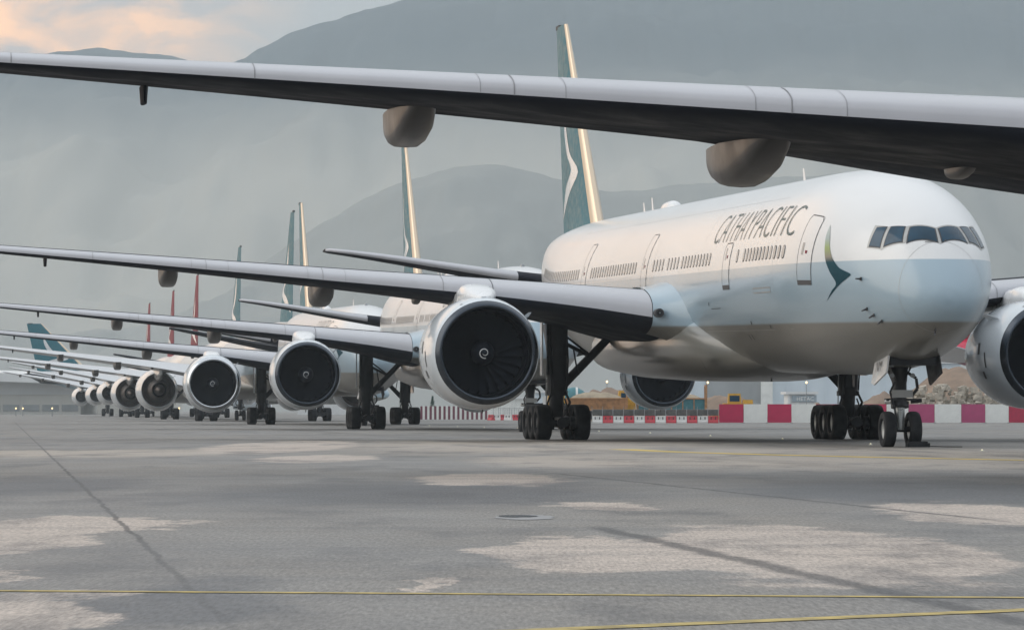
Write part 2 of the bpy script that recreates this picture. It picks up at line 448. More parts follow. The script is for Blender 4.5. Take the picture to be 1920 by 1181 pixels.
def body(s, deg, off=0.0):
    """point of the fuselage skin: station s metres from the nose, angle from port (0) over the top (90) to starboard (180)"""
    th = R(deg); sn = math.sin(th)
    def p(s, th):
        sn = math.sin(th); w, t, b, m = fW(s), fT(s), fB(s), fM(s)
        z = m+((t-m) if sn > 0 else (m-b))*sn
        return Vector((w*math.cos(th), s-MG, ZC+z+KP*(s-MG)))
    q = p(s, th)
    if off:
        h = 0.01
        a = p(s+h, th)-p(max(0.001, s-h), th); c = p(s, th+h)-p(s, th-h)
        n = c.cross(a); n.normalize()
        if n.dot(Vector((math.cos(th), 0, math.sin(th)))) < 0: n = -n
        q = q+n*off
    return q

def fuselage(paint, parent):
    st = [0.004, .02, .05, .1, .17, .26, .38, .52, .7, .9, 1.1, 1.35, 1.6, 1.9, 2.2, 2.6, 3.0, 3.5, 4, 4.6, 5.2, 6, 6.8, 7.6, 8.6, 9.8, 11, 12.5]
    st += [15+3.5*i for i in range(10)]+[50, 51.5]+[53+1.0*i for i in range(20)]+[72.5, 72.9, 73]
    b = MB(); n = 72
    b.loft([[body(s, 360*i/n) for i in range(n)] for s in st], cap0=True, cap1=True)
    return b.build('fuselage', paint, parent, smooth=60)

def patch(b, corners, off, nu=8, nv=8, mi=0):
    """four (s, angle) corners, bilinear, laid on the skin"""
    (a, bb, c, d) = [Vector(q) for q in corners]
    rows = []
    for j in range(nv+1):
        v = j/nv; p = a.lerp(d, v); q = bb.lerp(c, v)
        rows.append([body(*p.lerp(q, i/nu), off) for i in range(nu+1)])
    b.loft(rows, mi, closed=False)

def rails(b, left, right, off, n=24, mi=0, m=4, surf=None):
    """skin between two rails given as matching polylines"""
    surf = surf or (lambda s, d, o: body(s, d, o))
    def samp(pl, t):
        f = pchip(list(range(len(pl))), [p[0] for p in pl]), pchip(list(range(len(pl))), [p[1] for p in pl])
        x = t*(len(pl)-1); return Vector((f[0](x), f[1](x)))
    rows = []
    for k in range(n+1):
        l, r_ = samp(left, k/n), samp(right, k/n)
        rows.append([surf(*l.lerp(r_, i/m), off) for i in range(m+1)])
    b.loft(rows, mi, closed=False)

def line_on(b, pts, w, off, closed=False, sub=4, mi=0):
    """ribbon w metres wide following (s, angle) points on the skin"""
    P = []
    k = len(pts) if closed else len(pts)-1
    for i in range(k):
        a, c = Vector(pts[i]), Vector(pts[(i+1) % len(pts)])
        for j in range(sub): P.append(a.lerp(c, j/sub))
    if not closed: P.append(Vector(pts[-1]))
    rows = []
    n = len(P)
    for i, p in enumerate(P):
        q0, q1 = P[i-1] if (i or closed) else P[i], P[(i+1) % n] if (i < n-1 or closed) else P[i]
        c = body(*p, off); d = (body(*q1, off)-body(*q0, off))
        nr = (body(*p, off+0.1)-c).normalized(); sd = d.cross(nr).normalized()*w/2
        rows.append([c+sd, c-sd])
    if closed: rows.append(rows[0])
    b.loft(rows, mi, closed=False)

def mirror(pts): return [(s, 180-d) for s, d in pts]
def lab(o, text): o['label'] = text; return o

LOGO_L = [(5.299, 149.9), (5.261, 156.7), (5.133, 163.6), (4.894, 172.6), (4.577, 178.9), (4.18, 186.0), (4.55, 191.5), (5.037, 198.2)]
LOGO_R = [(5.295, 149.9), (5.003, 156.8), (4.767, 164.1), (4.409, 170.9), (3.913, 175.4), (3.261, 177.5), (4.10, 188.0), (5.03, 198.2)]
WIN = [[(2.781, 136.85), (2.419, 131.05), (2.15, 148.9), (2.643, 152.87)],
       [(2.303, 128.87), (1.912, 118.84), (1.525, 131.19), (2.03, 146.5)],
       [(1.79, 115.29), (1.46, 91.9), (1.048, 92.8), (1.385, 128.2)]]

def title(parent, txt, s0, s1):
    cu = bpy.data.curves.new('title_lettering', 'FONT')
    cu.body = txt; cu.size = 1.0; cu.space_character = 1.06; cu.resolution_u = 4; cu.offset = -0.020
    tmp = bpy.data.objects.new('title_source', cu); COL.objects.link(tmp)
    dg = bpy.context.evaluated_depsgraph_get()
    me = bpy.data.meshes.new_from_object(tmp.evaluated_get(dg))
    bpy.data.objects.remove(tmp); bpy.data.curves.remove(cu)
    bm = bmesh.new(); bm.from_mesh(me)
    xs = [v.co.x for v in bm.verts]; ys = [v.co.y for v in bm.verts]
    x0, x1, y0, y1 = min(xs), max(xs), min(ys), max(ys)
    for k in range(1, 12):
        bmesh.ops.bisect_plane(bm, geom=bm.verts[:]+bm.edges[:]+bm.faces[:], plane_co=(0, y0+(y1-y0)*k/12, 0), plane_no=(0, 1, 0))
    for v in bm.verts:
        s = s0+(s1-s0)*(v.co.x-x0)/(x1-x0)
        v.co = body(s, 159.6+(139.6-159.6)*(v.co.y-y0)/(y1-y0), 0.012)
    bm.to_mesh(me); bm.free()
    me.materials.clear(); me.materials.append(M['lettering'])
    o = bpy.data.objects.new('title_lettering', me); COL.objects.link(o); o.parent = parent
    return o

def door(parent, s0, s1, a0=146.0, a1=187.0, handle=True):
    b = MB()
    patch(b, [(s1, a0), (s0, a0), (s0, a1), (s1, a1)], 0.006, 4, 16)
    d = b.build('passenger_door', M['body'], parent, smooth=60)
    b = MB(); r = 0.12
    line_on(b, [(s1-r, a0), (s0+r, a0), (s0, a0+2.5), (s0, a1-1), (s1, a1-1), (s1, a0+2.5)], 0.035, 0.009, True, 8)
    patch(b, [(s1, a1-1.6), (s0, a1-1.6), (s0, a1+1.2), (s1, a1+1.2)], 0.010, 4, 3)
    b.build('door_surround', M['seam'], d, smooth=60)
    if handle:
        b = MB(); sm = s0*0.3+s1*0.7
        patch(b, [(sm+.08, 163.4), (sm-.08, 163.4), (sm-.08, 170.6), (sm+.08, 170.6)], 0.012, 2, 6, 0)
        b.build('door_window', M['cabin'], d, smooth=60)
        b = MB(); sm = s0*0.58+s1*0.42
        patch(b, [(sm+.09, 168.0), (sm-.09, 168.0), (sm-.06, 169.8), (sm+.06, 169.8)], 0.014, 2, 2, 0)
        b.build('door_handle', M['red'], d, smooth=60)
    return d

def window_mesh():
    pass

def cabin_windows(parent):
    """ovals in the starboard window row, each one its own part"""
    pts = [14.96]
    pts += [13.9-0.488*i for i in range(12)]
    pts += [19.62+0.55*i for i in range(10)]
    pts += [25.4+0.62*i for i in range(4)]+[28.3+0.62*i for i in range(4)]
    pts += [33.9+0.56*i for i in range(19)]
    pts += [47.2+0.56*i for i in range(22)]
    for s in pts:
        b = MB(); n = 14
        ring = lambda rs, ra, off: [body(s+rs*math.copysign(abs(math.cos(2*math.pi*i/n))**0.7, math.cos(2*math.pi*i/n)),
                                         169.0+ra*math.copysign(abs(math.sin(2*math.pi*i/n))**0.7, math.sin(2*math.pi*i/n)), off) for i in range(n)]
        b.loft([ring(.15, 3.9, .006), ring(.118, 3.4, .011)], 1)
        b.add(ring(.119, 3.42, .0105), [tuple(range(n))], 0)
        b.build('cabin_window', [M['cabin'], M['seam']], parent, smooth=40)

# ------------------------------------------------------------------ airliner: wings
W_T = [2.2, 3.1, 6.0, 9.61, 14, 20, 26, 29.6, 30.2, 30.45]
W_LE = [24.2, 24.7, 26.7, 29.15, 32.15, 36.3, 40.4, 42.9, 43.5, 44.0]
W_CH = [14.4, 13.9, 11.0, 8.6, 6.9, 4.95, 3.15, 2.1, 1.6, 1.1]
W_Z = [4.22, 4.33, 4.78, 5.25, 5.72, 6.36, 6.99, 7.37, 7.43, 7.45]
W_TH = [.135, .132, .122, .112, .108, .105, .102, .10, .10, .10]
W_TW = [3.2, 3.0, 2.4, 1.8, 1.2, .5, -.2, -.6, -.6, -.6]
def span_funcs(sc_=1.0):
    t = [x if x < 10 else 9.61+(x-9.61)*sc_ for x in W_T]
    return [pchip(t, a) for a in (W_LE, W_CH, W_Z, W_TH, W_TW)]+[t[-1]]
def naca(x, th):
    return 5*th*(0.2969*math.sqrt(x)-0.126*x-0.3516*x*x+0.2843*x**3-0.1015*x**4)
XU = [1, .94, .85, .74, .62, .5, .38, .28, .19, .12, .07, .035, .012, .003, 0]
def airfoil(th, xs_up, xs_lo):
    pts = []
    for x in xs_up: pts.append((x, naca(x, th)*0.92+0.022*math.sin(math.pi*x)))
    for x in xs_lo: pts.append((x, -naca(x, th)*1.08+0.022*math.sin(math.pi*x)-0.012*math.exp(-x*14)))
    return pts
def wing_pt(F, t, x, z, side):
    le, ch, zl, tw = F[0](t), F[1](t), F[2](t), R(F[4](t))
    return Vector((side*t, le-MG+ch*(x*math.cos(tw)+z*math.sin(tw)), zl+ch*(z*math.cos(tw)-x*math.sin(tw))))

def make_wing(parent, side, F, key, fairings=True, detail=True):
    b = MB(); tip = F[5]
    ts = [2.2+(tip-2.2)*i/26 for i in range(27)]
    ts = sorted(set(ts+[tip-.15, tip-.5, 9.61]))
    af = None
    b.loft([[wing_pt(F, t, x, z, side) for x, z in airfoil(F[3](t), XU, list(reversed(XU[:-1])))] for t in ts], cap0=True, cap1=True)
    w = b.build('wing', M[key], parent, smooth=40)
    # leading edge slats, one between each pair of joints
    cuts = [3.9, 8.9] + [10.5+(tip-10.8)*i/5 for i in range(6)]
    segs = [(3.95, 8.9)] + [(cuts[i]+.006, cuts[i+1]-.006) for i in range(2, len(cuts)-1)] + ([(8.92, 10.49)])
    up = [.13, .09, .055, .03, .013, .004, 0]; lo = [.0006]
    for a, c in segs:
        b = MB()
        n = max(3, int((c-a)/0.8))
        rows = []
        for i in range(n+1):
            t = a+(c-a)*i/n
            pr = airfoil(F[3](t), up, lo)
            ring = []
            for x, z in pr:
                ring.append(wing_pt(F, t, x-0.0035, z+(0.0022 if z > 0 else -0.0022), side))
            rows.append(ring)
        b.loft(rows, closed=False)
        b.build('slat', M['slat'], w, smooth=60)
    if detail:
        for t0 in cuts[1:-1]+[cuts[3]-.75, cuts[3]+.5, cuts[4]-.75, cuts[4]+.5]:
            for_w = 0.009 if t0 in cuts else 0.004
            rows = []
            for tt in (t0-for_w, t0+for_w):
                rows.append([wing_pt(F, tt, x-0.0045, z+(0.0034 if z > 0 else -0.0034), side) for x, z in airfoil(F[3](tt), up, lo)])
            b = MB(); b.loft(rows, closed=False)
            b.build('slat_joint', M['joint'], w, smooth=60)
        for t0, x0, d, l in ((23.9, .80, .17, .8),):
            if t0 > tip-2: continue
            p = wing_pt(F, t0, x0, -.05, side)
            b = MB()
            b.loft([[(p.x+dx, p.y+y, p.z+.12-z*(d+.12)) for dx, z in ((-.07*k, 0), (-.05*k, 1), (.05*k, 1), (.07*k, 0))]
                    for y, k in ((-l*.3, .3), (0, 1), (l*.4, 1), (l*.7, .4))], cap0=True, cap1=True)
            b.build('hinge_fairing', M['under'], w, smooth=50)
    if fairings:
        for t0, sz in ((13.97, 1.0), (19.42, .86), (10.6, .34)) if tip > 28 else ((12.2, .9), (16.6, .8), (20.4, .6)):
            b = MB(); ch = F[1](t0); rows = []
            prof = ((.0, .03, .06), (.06, .18, .16), (.16, .42, .28), (.32, .68, .36), (.5, .82, .38), (.66, .84, .38), (.80, .74, .36), (.92, .60, .31), (1.0, .46, .25))
            ln = 5.6*sz
            p0 = wing_pt(F, t0, 0.60 if sz > .5 else .8, 0, side)
            for u, d, w_ in prof:
                y = p0.y-1.2*sz+ln*u
                x_ = min(1.0, max(0.2, (y+MG-F[0](t0))/ch))
                zt = wing_pt(F, t0, x_, 0, side).z
                d *= .90*sz; w_ *= sz
                ring = []
                for k in range(13):
                    a = math.pi*k/12
                    ring.append((p0.x+w_*math.copysign(abs(math.cos(a))**0.38, math.cos(a)), y, zt+.02-d*math.sin(a)**0.62))
                rows.append(ring)
            b.loft(rows, closed=False, cap0=False, cap1=True)
            o = b.build('flap_fairing', M['fairing'], w, smooth=50)
    return w

# ------------------------------------------------------------------ airliner: engines
def make_engine(parent, t, y, z, kind='core', lip='lip', side=-1):
    """nacelle with its mouth at the object's origin, running aft along +Y"""
    b = MB()
    if kind == 'core':
        b.lathe([(0.12, 1.655), (.3, 1.74), (.7, 1.83), (1.3, 1.89), (2.2, 1.915), (3.2, 1.88), (4.2, 1.82), (5.2, 1.66), (5.8, 1.55), (5.78, 1.50), (4.8, 1.45), (3.5, 1.42)], n=64)
    else:
        b.lathe([(0.12, 1.36), (.4, 1.48), (1.0, 1.58), (2.2, 1.60), (3.6, 1.52), (4.8, 1.36), (5.8, 1.14), (6.3, 1.03), (6.28, .99), (5.2, .98), (4.2, .95)], n=48)
    e = b.build('engine', M['nacelle'], parent, smooth=50, loc=(t, y, z))
    k = 1.0 if kind == 'core' else .83
    b = MB()
    b.lathe([(a, r_*k) for a, r_ in ((.27, 1.737), (.14, 1.675), (.06, 1.635), (.015, 1.60), (0.0, 1.565), (.015, 1.53), (.06, 1.495), (.14, 1.465), (.3, 1.435), (.45, 1.42))], n=72)
    b.build('inlet_lip', M[lip], e, smooth=180)
    b = MB()
    b.lathe([(a, r_*k) for a, r_ in ((.44, 1.42), (.9, 1.41), (1.7, 1.40), (1.75, .2), (1.76, .01))], n=48)
    b.build('inlet_duct', M['duct'], e, smooth=40)
    b = MB()
    nb = 24
    for i in range(nb):
        a = 2*math.pi*i/nb; rows = []
        for j in range(7):
            f = j/6; r_ = (.40+f*.985)*k; tw = R(32+30*f); c = (.12+.14*math.sin(math.pi*(.2+.7*f)))*k
            sw = 0.10*math.sin(f*3.0)
            aa = a+sw
            row = []
            for u in (-1, -.3, .4, 1):
                dl = u*c*math.sin(tw); dy = u*c*math.cos(tw)
                row.append((r_*math.cos(aa)-dl*math.sin(aa), 1.45+dy, r_*math.sin(aa)+dl*math.cos(aa)))
            rows.append(row)
        b.loft(rows, closed=False)
    b.build('fan', M['fan'], e, smooth=60)
    b = MB()
    b.lathe([(a, r_*k) for a, r_ in ((.72, .004), (.76, .06), (.9, .18), (1.1, .32), (1.3, .41), (1.5, .43))], n=40)
    sp = b.build('spinner', M['fan'], e, smooth=60)
    b = MB(); rows = []
    for i in range(41):
        f = i/40; a = f*4*math.pi*0.85+0.6; r_ = (.02+.165*f)*k
        def zz(q): return .745+q/k*q/k*0+ (q/k)*0.88*.62+.02
        wd = .009+.007*f
        rows.append([((r_-wd)*math.cos(a), zz(r_-wd)-.03, (r_-wd)*math.sin(a)), ((r_+wd)*math.cos(a), zz(r_+wd)-.03, (r_+wd)*math.sin(a))])
    b.loft(rows, closed=False)
    b.build('spinner_spiral', M['white'], e, smooth=0)
    b = MB()
    if kind == 'core':
        b.lathe([(4.2, 1.15), (5.4, 1.10), (6.3, .98), (7.2, .78), (7.6, .70), (7.55, .66), (7.2, .62)], n=40)
        b.lathe([(7.1, .5), (7.6, .46), (8.4, .22), (8.7, .02)], n=32)
        b.lathe([(4.4, 1.44), (4.45, 1.1)], n=40)
    else:
        b.lathe([(5.0, .97), (5.1, .5), (5.6, .45), (6.2, .1), (6.22, .01)], n=32)
    b.build('exhaust_nozzle', M['hot'] if kind == 'core' else M['duct'], e, smooth=50)
    if kind == 'core':
        for s_ in (-1, 1):
            def on(a, ang, off=.006):
                pr = pchip([.12, .3, .7, 1.3, 2.2, 3.2, 4.2], [1.655, 1.74, 1.83, 1.89, 1.915, 1.88, 1.82])
                r_ = pr(a)+off; return Vector((s_*r_*math.cos(R(ang)), a, r_*math.sin(R(ang))))
            for (a0, a1, g0, g1) in ((.55, .62, 62, 64.5), (1.6, 1.75, 2, -14), (2.3, 2.6, 12, 0), (2.0, 2.25, -18, -26)):
                b = MB(); b.loft([[on(a0, g0), on(a1, g0)], [on(a0, (g0+g1)/2), on(a1, (g0+g1)/2)], [on(a0, g1), on(a1, g1)]], closed=False)
                b.build('nacelle_vent', M['seam'], e, smooth=0)
        b = MB()
        s_ = 1 if side < 0 else -1
        p = [Vector((s_*(1.93+o_)*math.cos(R(38)), a, (1.93+o_)*math.sin(R(38)))) for a, o_ in ((1.2, 0), (1.9, .28), (2.7, .30), (2.7, 0))]
        b.add(p+[q+Vector((0, 0, .03)) for q in p], [(0, 1, 2, 3), (7, 6, 5, 4), (0, 4, 5, 1), (1, 5, 6, 2), (2, 6, 7, 3)])
        b.build('nacelle_strake', M['nacelle'], e, smooth=0)
    # mast under the cowl
    b = MB(); b.tube((0, 1.3, -1.93*k), (0, 1.45, -2.03*k), .03, .02, 6); b.build('drain_mast', M['seam'], e)
    return e

def make_pylon(parent, t, y, z, F, side, k=1.0):
    b = MB(); rows = []
    zt = wing_pt(F, abs(t), 0.02, 0.0, side).z
    for a, w, lo, hi in ((.9, .10, 1.80, 1.9), (1.3, .34, 1.75, 2.0), (2.0, .55, 1.7, 2.22), (3.0, .62, 1.55, 2.38), (4.2, .55, 1.2, zt-z+.05), (6.0, .42, .9, zt-z+.1), (8.0, .30, .9, zt-z-.2), (10.0, .12, 1.4, zt-z-.35)):
        lo *= k
        if hi < 1.95 or a < 3.5: hi *= k
        ring = []
        for c in range(16):
            an = 2*math.pi*c/16
            ring.append((t+w*math.copysign(abs(math.cos(an))**.7, math.cos(an)), y+a, z+(lo+hi)/2+(hi-lo)/2*math.copysign(abs(math.sin(an))**.6, math.sin(an))))
        rows.append(ring)
    b.loft(rows, cap0=True, cap1=True)
    return b.build('engine_pylon', M['white'], parent, smooth=50)

# ------------------------------------------------------------------ airliner: landing gear
def wheel(parent, x, y, r_, w, face=1):
    b = MB()
    h = w/2
    b.lathe([(-h*.55, r_*.52), (-h*.95, r_*.62), (-h, r_*.80), (-h*.86, r_*.93), (-h*.55, r_*.985), (-h*.2, r_), (h*.2, r_), (h*.55, r_*.985), (h*.86, r_*.93), (h, r_*.80), (h*.95, r_*.62), (h*.55, r_*.52)], 'X', 36, 0)
    b.lathe([(-h*.3, .01), (-h*.5, r_*.2), (-h*.35, r_*.34), (-h*.6, r_*.46), (-h*.62, r_*.53)], 'X', 24, 1)
    b.lathe([(h*.62, r_*.53), (h*.6, r_*.46), (h*.35, r_*.34), (h*.5, r_*.2), (h*.3, .01)], 'X', 24, 1)
    return b.build('wheel', [M['tyre'], M['rim']], parent, smooth=35, loc=(x, y, r_-.03))

def main_gear(parent, side, axles=(-1.4, 0, 1.4)):
    x = 5.44*side
    b = MB()
    b.tube((x, 0, .62), (x, -.1, 1.75), .25, .28, 16, 0)
    b.tube((x, -.1, 1.7), (x, -.3, 4.6), .37, .40, 16, 0)
    b.tube((x, -.1, 1.6), (x, -.1, 1.78), .42, .42, 16, 0)
    b.tube((x, axles[0]-.25, .63), (x, axles[-1]+.25, .63), .20, .20, 10, 0)
    for a in axles: b.tube((x-.72, a, .61), (x+.72, a, .61), .11, .11, 10, 0)
    for a in axles:
        for s_ in (-1, 1):
            b.tube((x+s_*.30, a, .61), (x+s_*.46, a, .61), .25, .25, 14, 0)
    b.path([(x+.26, -.45, 1.0), (x+.42, -.62, 1.35), (x+.26, -.5, 1.75)], .045)
    b.path([(x-.26, -.45, 1.0), (x-.42, -.62, 1.3), (x-.26, -.5, 1.7), (x-.3, -.5, 3.9)], .035)
    b.path([(x+.34, -.35, 1.8), (x+.37, -.5, 2.9), (x+.30, -.5, 4.3)], .03)
    b.path([(x-.40, -.2, 1.0), (x-.40, -.3, 2.2), (x-.34, -.4, 4.2)], .022, mi=1)
    b.box((x, -.42, 2.15), (.36, .18, .5), 0); b.box((x+.05, -.45, 3.2), (.5, .2, .28), 0)
    b.path([(x+.2, -.55, .85), (x+.34, -.7, 1.1), (x+.22, -.6, 1.5)], .03)
    g = b.build('main_gear', [M['strut'], M['oleo']], parent, smooth=40)
    b = MB(); inb = -side
    b.tube((x+inb*.25, -.1, 2.0), (x+inb*2.35, -.2, 4.15), .17, .14, 12)
    b.tube((x+inb*.2, -.3, 3.55), (x+inb*1.25, -.2, 3.02), .07, .07, 8)
    b.tube((x+inb*.3, -.5, 3.75), (x+inb*1.15, -.4, 3.12), .04, .04, 8)
    b.path([(x+inb*.6, -.3, 3.3), (x+inb*.72, -.3, 2.6), (x+inb*.8, -.3, 2.35)], .03)
    b.tube((x, .3, 2.0), (x, 2.6, 4.2), .12, .12, 10)
    b.build('side_brace', M['strut'], g, smooth=40)
    b = MB()
    b.box((x-side*-.52, .1, 3.35), (.05, 1.5, 2.0), 0, 0.10*side)
    b.build('gear_door', M['white'], g, smooth=0)
    b = MB()
    b.loft([[(x+inb*2.7, -.6, 3.75), (x+inb*2.72, .6, 3.75)], [(x+inb*2.45, -.5, 2.9), (x+inb*2.47, .4, 2.9)]], closed=False)
    b.loft([[(x+inb*2.74, -.6, 3.75), (x+inb*2.76, .6, 3.75)], [(x+inb*2.49, -.5, 2.9), (x+inb*2.51, .4, 2.9)]], closed=False)
    b.build('gear_door', M['strut'], g, smooth=0)
    for a in axles:
        for s_ in (-1, 1):
            wheel(g, x+s_*.70, a, .655, .56)
    return g

def letters(txt, name, m, parent, origin, ux, uy, height, off=0.0):
    """flat raised lettering: origin, unit vectors along and up"""
    cu = bpy.data.curves.new(name, 'FONT'); cu.body = txt; cu.size = 1; cu.resolution_u = 3
    tmp = bpy.data.objects.new('letter_source', cu); COL.objects.link(tmp)
    me = bpy.data.meshes.new_from_object(tmp.evaluated_get(bpy.context.evaluated_depsgraph_get()))
    bpy.data.objects.remove(tmp); bpy.data.curves.remove(cu)
    ys = [v.co.y for v in me.vertices]; k = height/(max(ys)-min(ys))
    o, ux, uy = Vector(origin), Vector(ux).normalized(), Vector(uy).normalized()
    nn = ux.cross(uy)
    for v in me.vertices: v.co = o+ux*v.co.x*k+uy*(v.co.y-min(ys))*k+nn*off
    me.materials.clear(); me.materials.append(m)
    ob = bpy.data.objects.new(name, me); COL.objects.link(ob); ob.parent = parent
    return ob

def nose_gear(parent):
    y = 5.89-MG
    b = MB()
    b.tube((0, y, .5), (0, y+.02, 1.15), .13, .14, 14, 1)
    b.tube((0, y+.02, 1.15), (0, y+.05, 1.3), .27, .27, 14, 0)
    b.tube((0, y+.05, 1.25), (0, y+.10, 1.95), .20, .22, 14, 0)
    b.tube((0, y+.10, 1.9), (0, y+.25, 3.0), .23, .36, 14, 0)
    b.tube((-.44, y, .52), (.44, y, .52), .09, .09, 10, 0)
    b.box((0, y-.22, 1.55), (.62, .16, .22), 2)
    b.box((0, y-.05, 1.38), (.9, .30, .07), 0)
    b.tube((-.45, y-.05, 1.32), (-.30, y-.2, 1.32), .07, .07, 8, 2)
    b.tube((.30, y-.05, 1.32), (.62, y-.1, 1.36), .06, .06, 8, 0)
    b.path([(.2, y-.2, 2.15), (.42, y-.25, 2.0), (.46, y-.25, 1.7), (.30, y-.22, 1.5)], .045)
    b.path([(-.2, y-.2, 1.9), (-.36, y-.25, 1.6), (-.2, y-.2, 1.05), (-.15, y-.15, .6)], .03)
    b.path([(0, y+.25, .95), (0, y+.5, .75), (0, y+.12, .52)], .06)
    b.tube((0, y+.2, 1.7), (0, y+2.2, 2.75), .10, .10, 10, 0)
    for s_ in (-1, 1):
        b.loft([[(s_*.12, y-.1, 1.95), (s_*.12, y+.1, 1.95)], [(s_*.26, y-.12, 2.2), (s_*.26, y+.12, 2.2)], [(s_*.55, y-.15, 2.85), (s_*.55, y+.15, 2.85)]], closed=False)
    g = b.build('nose_gear', [M['strut'], M['oleo'], M['frame']], parent, smooth=40)
    b = MB()
    for s_ in (-1, 1):
        for zz in (2.42, 2.08):
            b.tube((s_*.31, y-.30, zz), (s_*.31, y-.12, zz), .095 if zz > 2.2 else .07, .05, 14, 0)
    b.build('taxi_light', M['lens'], g, smooth=40)
    b = MB(); b.box((0, y-.2, 2.50), (1.34, 3.0, .26)); b.build('wheel_well', M['duct'], g, smooth=0)
    for s_ in (-1, 1):
        wheel(g, s_*.38, y, .535, .36)
        b = MB()
        x0, x1 = .70*s_, .86*s_
        q = [(x0, y-1.75, 2.72), (x0, y-.1, 2.62), (x1*.97, y-.08, 1.86), (x1*.94, y-.3, 1.80), (x1*.92, y-1.75, 2.14)]
        b.add(q+[(p[0]+.05*s_, p[1], p[2]) for p in q], [(0, 1, 2, 3, 4), (9, 8, 7, 6, 5)]+[(i, (i+1) % 5, 5+(i+1) % 5, 5+i) for i in range(5)])
        d = b.build('gear_door', M['white'] if s_ < 0 else M['strut'], g, smooth=0)
        if s_ < 0:
            letters('NM', 'door_letters', M['seam'], d, (x0-.152, y-.50, 2.18), (0, -1, .03), (.10, 0, .6), .30, .006)
    return g

# ------------------------------------------------------------------ airliner: tail
def fin_pt(s, z, sd, off=0.0, zr=8.0, zt=18.35):
    f = (z-zr)/(zt-zr); le = 59.6+(69.9-59.6)*f; te = 70.6+(72.95-70.6)*f
    x = min(1, max(0, (s-le)/(te-le)))
    return Vector((sd*(naca(x, .088)*(te-le)*1.0+off), s-MG, z))
def make_fin(parent, colour, brush=True, zt=18.35):
    b = MB()
    rows = []
    for k in range(13):
        f = k/12; z = 8.0+(zt-8.0)*f
        le = 59.6+(69.9-59.6)*f; te = 70.6+(72.95-70.6)*f; ch = te-le
        rows.append([(naca(x, .088)*ch, le+x*ch-MG, z) for x in XU]+[(-naca(x, .088)*ch, le+x*ch-MG, z) for x in reversed(XU[1:-1])])
    b.loft(rows, cap0=True, cap1=True)
    fin = b.build('vertical_tail', M[colour], parent, smooth=50)
    xs = [.065, .045, .03, .015, .006, .0015, 0]
    rows = []
    for k in range(13):
        f = k/12; z = 8.3+(zt-8.3)*f; g = (z-8.0)/(zt-8.0)
        le = 59.6+(69.9-59.6)*g; te = 70.6+(72.95-70.6)*g; ch = te-le
        rows.append([(naca(x, .088)*ch+.008, le+x*ch-MG-.008, z) for x in xs]+[(-naca(x, .088)*ch-.008, le+x*ch-MG-.008, z) for x in reversed(xs[:-1])])
    b = MB(); b.loft(rows, closed=False)
    b.build('leading_edge', M['edge'], fin, smooth=60)
    b = MB()
    for sd in (-1, 1):
        rails(b, [(67.3, 9.0), (67.2, 17.4)], [(67.34, 9.0), (67.24, 17.4)], .006, 4, 0, 1, surf=lambda s, z, o, sd=sd: fin_pt(s+(z-9)*.32, z, sd, o))
    b.build('rudder_joint', M['seam'], fin, smooth=0)
    if brush:
        l = [(69.6, 15.6), (69.5, 14.6), (69.0, 13.4), (68.0, 12.4), (66.3, 11.6), (68.4, 10.9), (70.3, 9.7)]
        r_ = [(69.55, 15.6), (68.9, 14.6), (68.1, 13.4), (66.9, 12.4), (64.4, 11.4), (67.1, 10.5), (70.2, 9.6)]
        for sd in (-1, 1):
            b = MB(); rails(b, l, r_, .012, 24, 0, 6, surf=lambda s, z, o, sd=sd: fin_pt(s, z, sd, o))
            b.build('brush_emblem', M['white'], fin, smooth=60)
    b = MB(); b.box((0, 72.2-MG, zt+.03), (.16, .9, .18)); b.build('tail_light_cap', M['seam'], fin, smooth=0)
    return fin

def make_stab(parent, side, half=10.76, key='under'):
    b = MB(); rows = []
    T_ = [.2, 1.5, half-.5, half-.15, half]; 
    le = pchip(T_, [62.6, 63.5, 69.9, 70.25, 70.7]); ch = pchip(T_, [7.6, 6.8, 2.5, 2.25, 1.5]); zz = pchip(T_, [6.45, 6.62, 8.12, 8.17, 8.18])
    def P(t, x, z): return Vector((side*t, le(t)-MG+x*ch(t), zz(t)+z*ch(t)))
    ts = [.2]+[1.0+(half-1.0)*i/10 for i in range(11)]+[half-.15]
    ts.sort()
    b.loft([[P(t, x, naca(x, .1)) for x in XU]+[P(t, x, -naca(x, .1)) for x in reversed(XU[1:-1])] for t in ts], cap0=True, cap1=True)
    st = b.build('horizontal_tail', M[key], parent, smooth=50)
    xs = [.10, .06, .03, .012, .003, 0]; ls = [.004, .015, .03]
    b = MB()
    b.loft([[P(t, x-.003, naca(x, .1)+.003) for x in xs]+[P(t, x-.003, -naca(x, .1)-.003) for x in ls] for t in ts[3:]], closed=False)
    b.build('leading_edge', M['slat'], st, smooth=60)
    return st

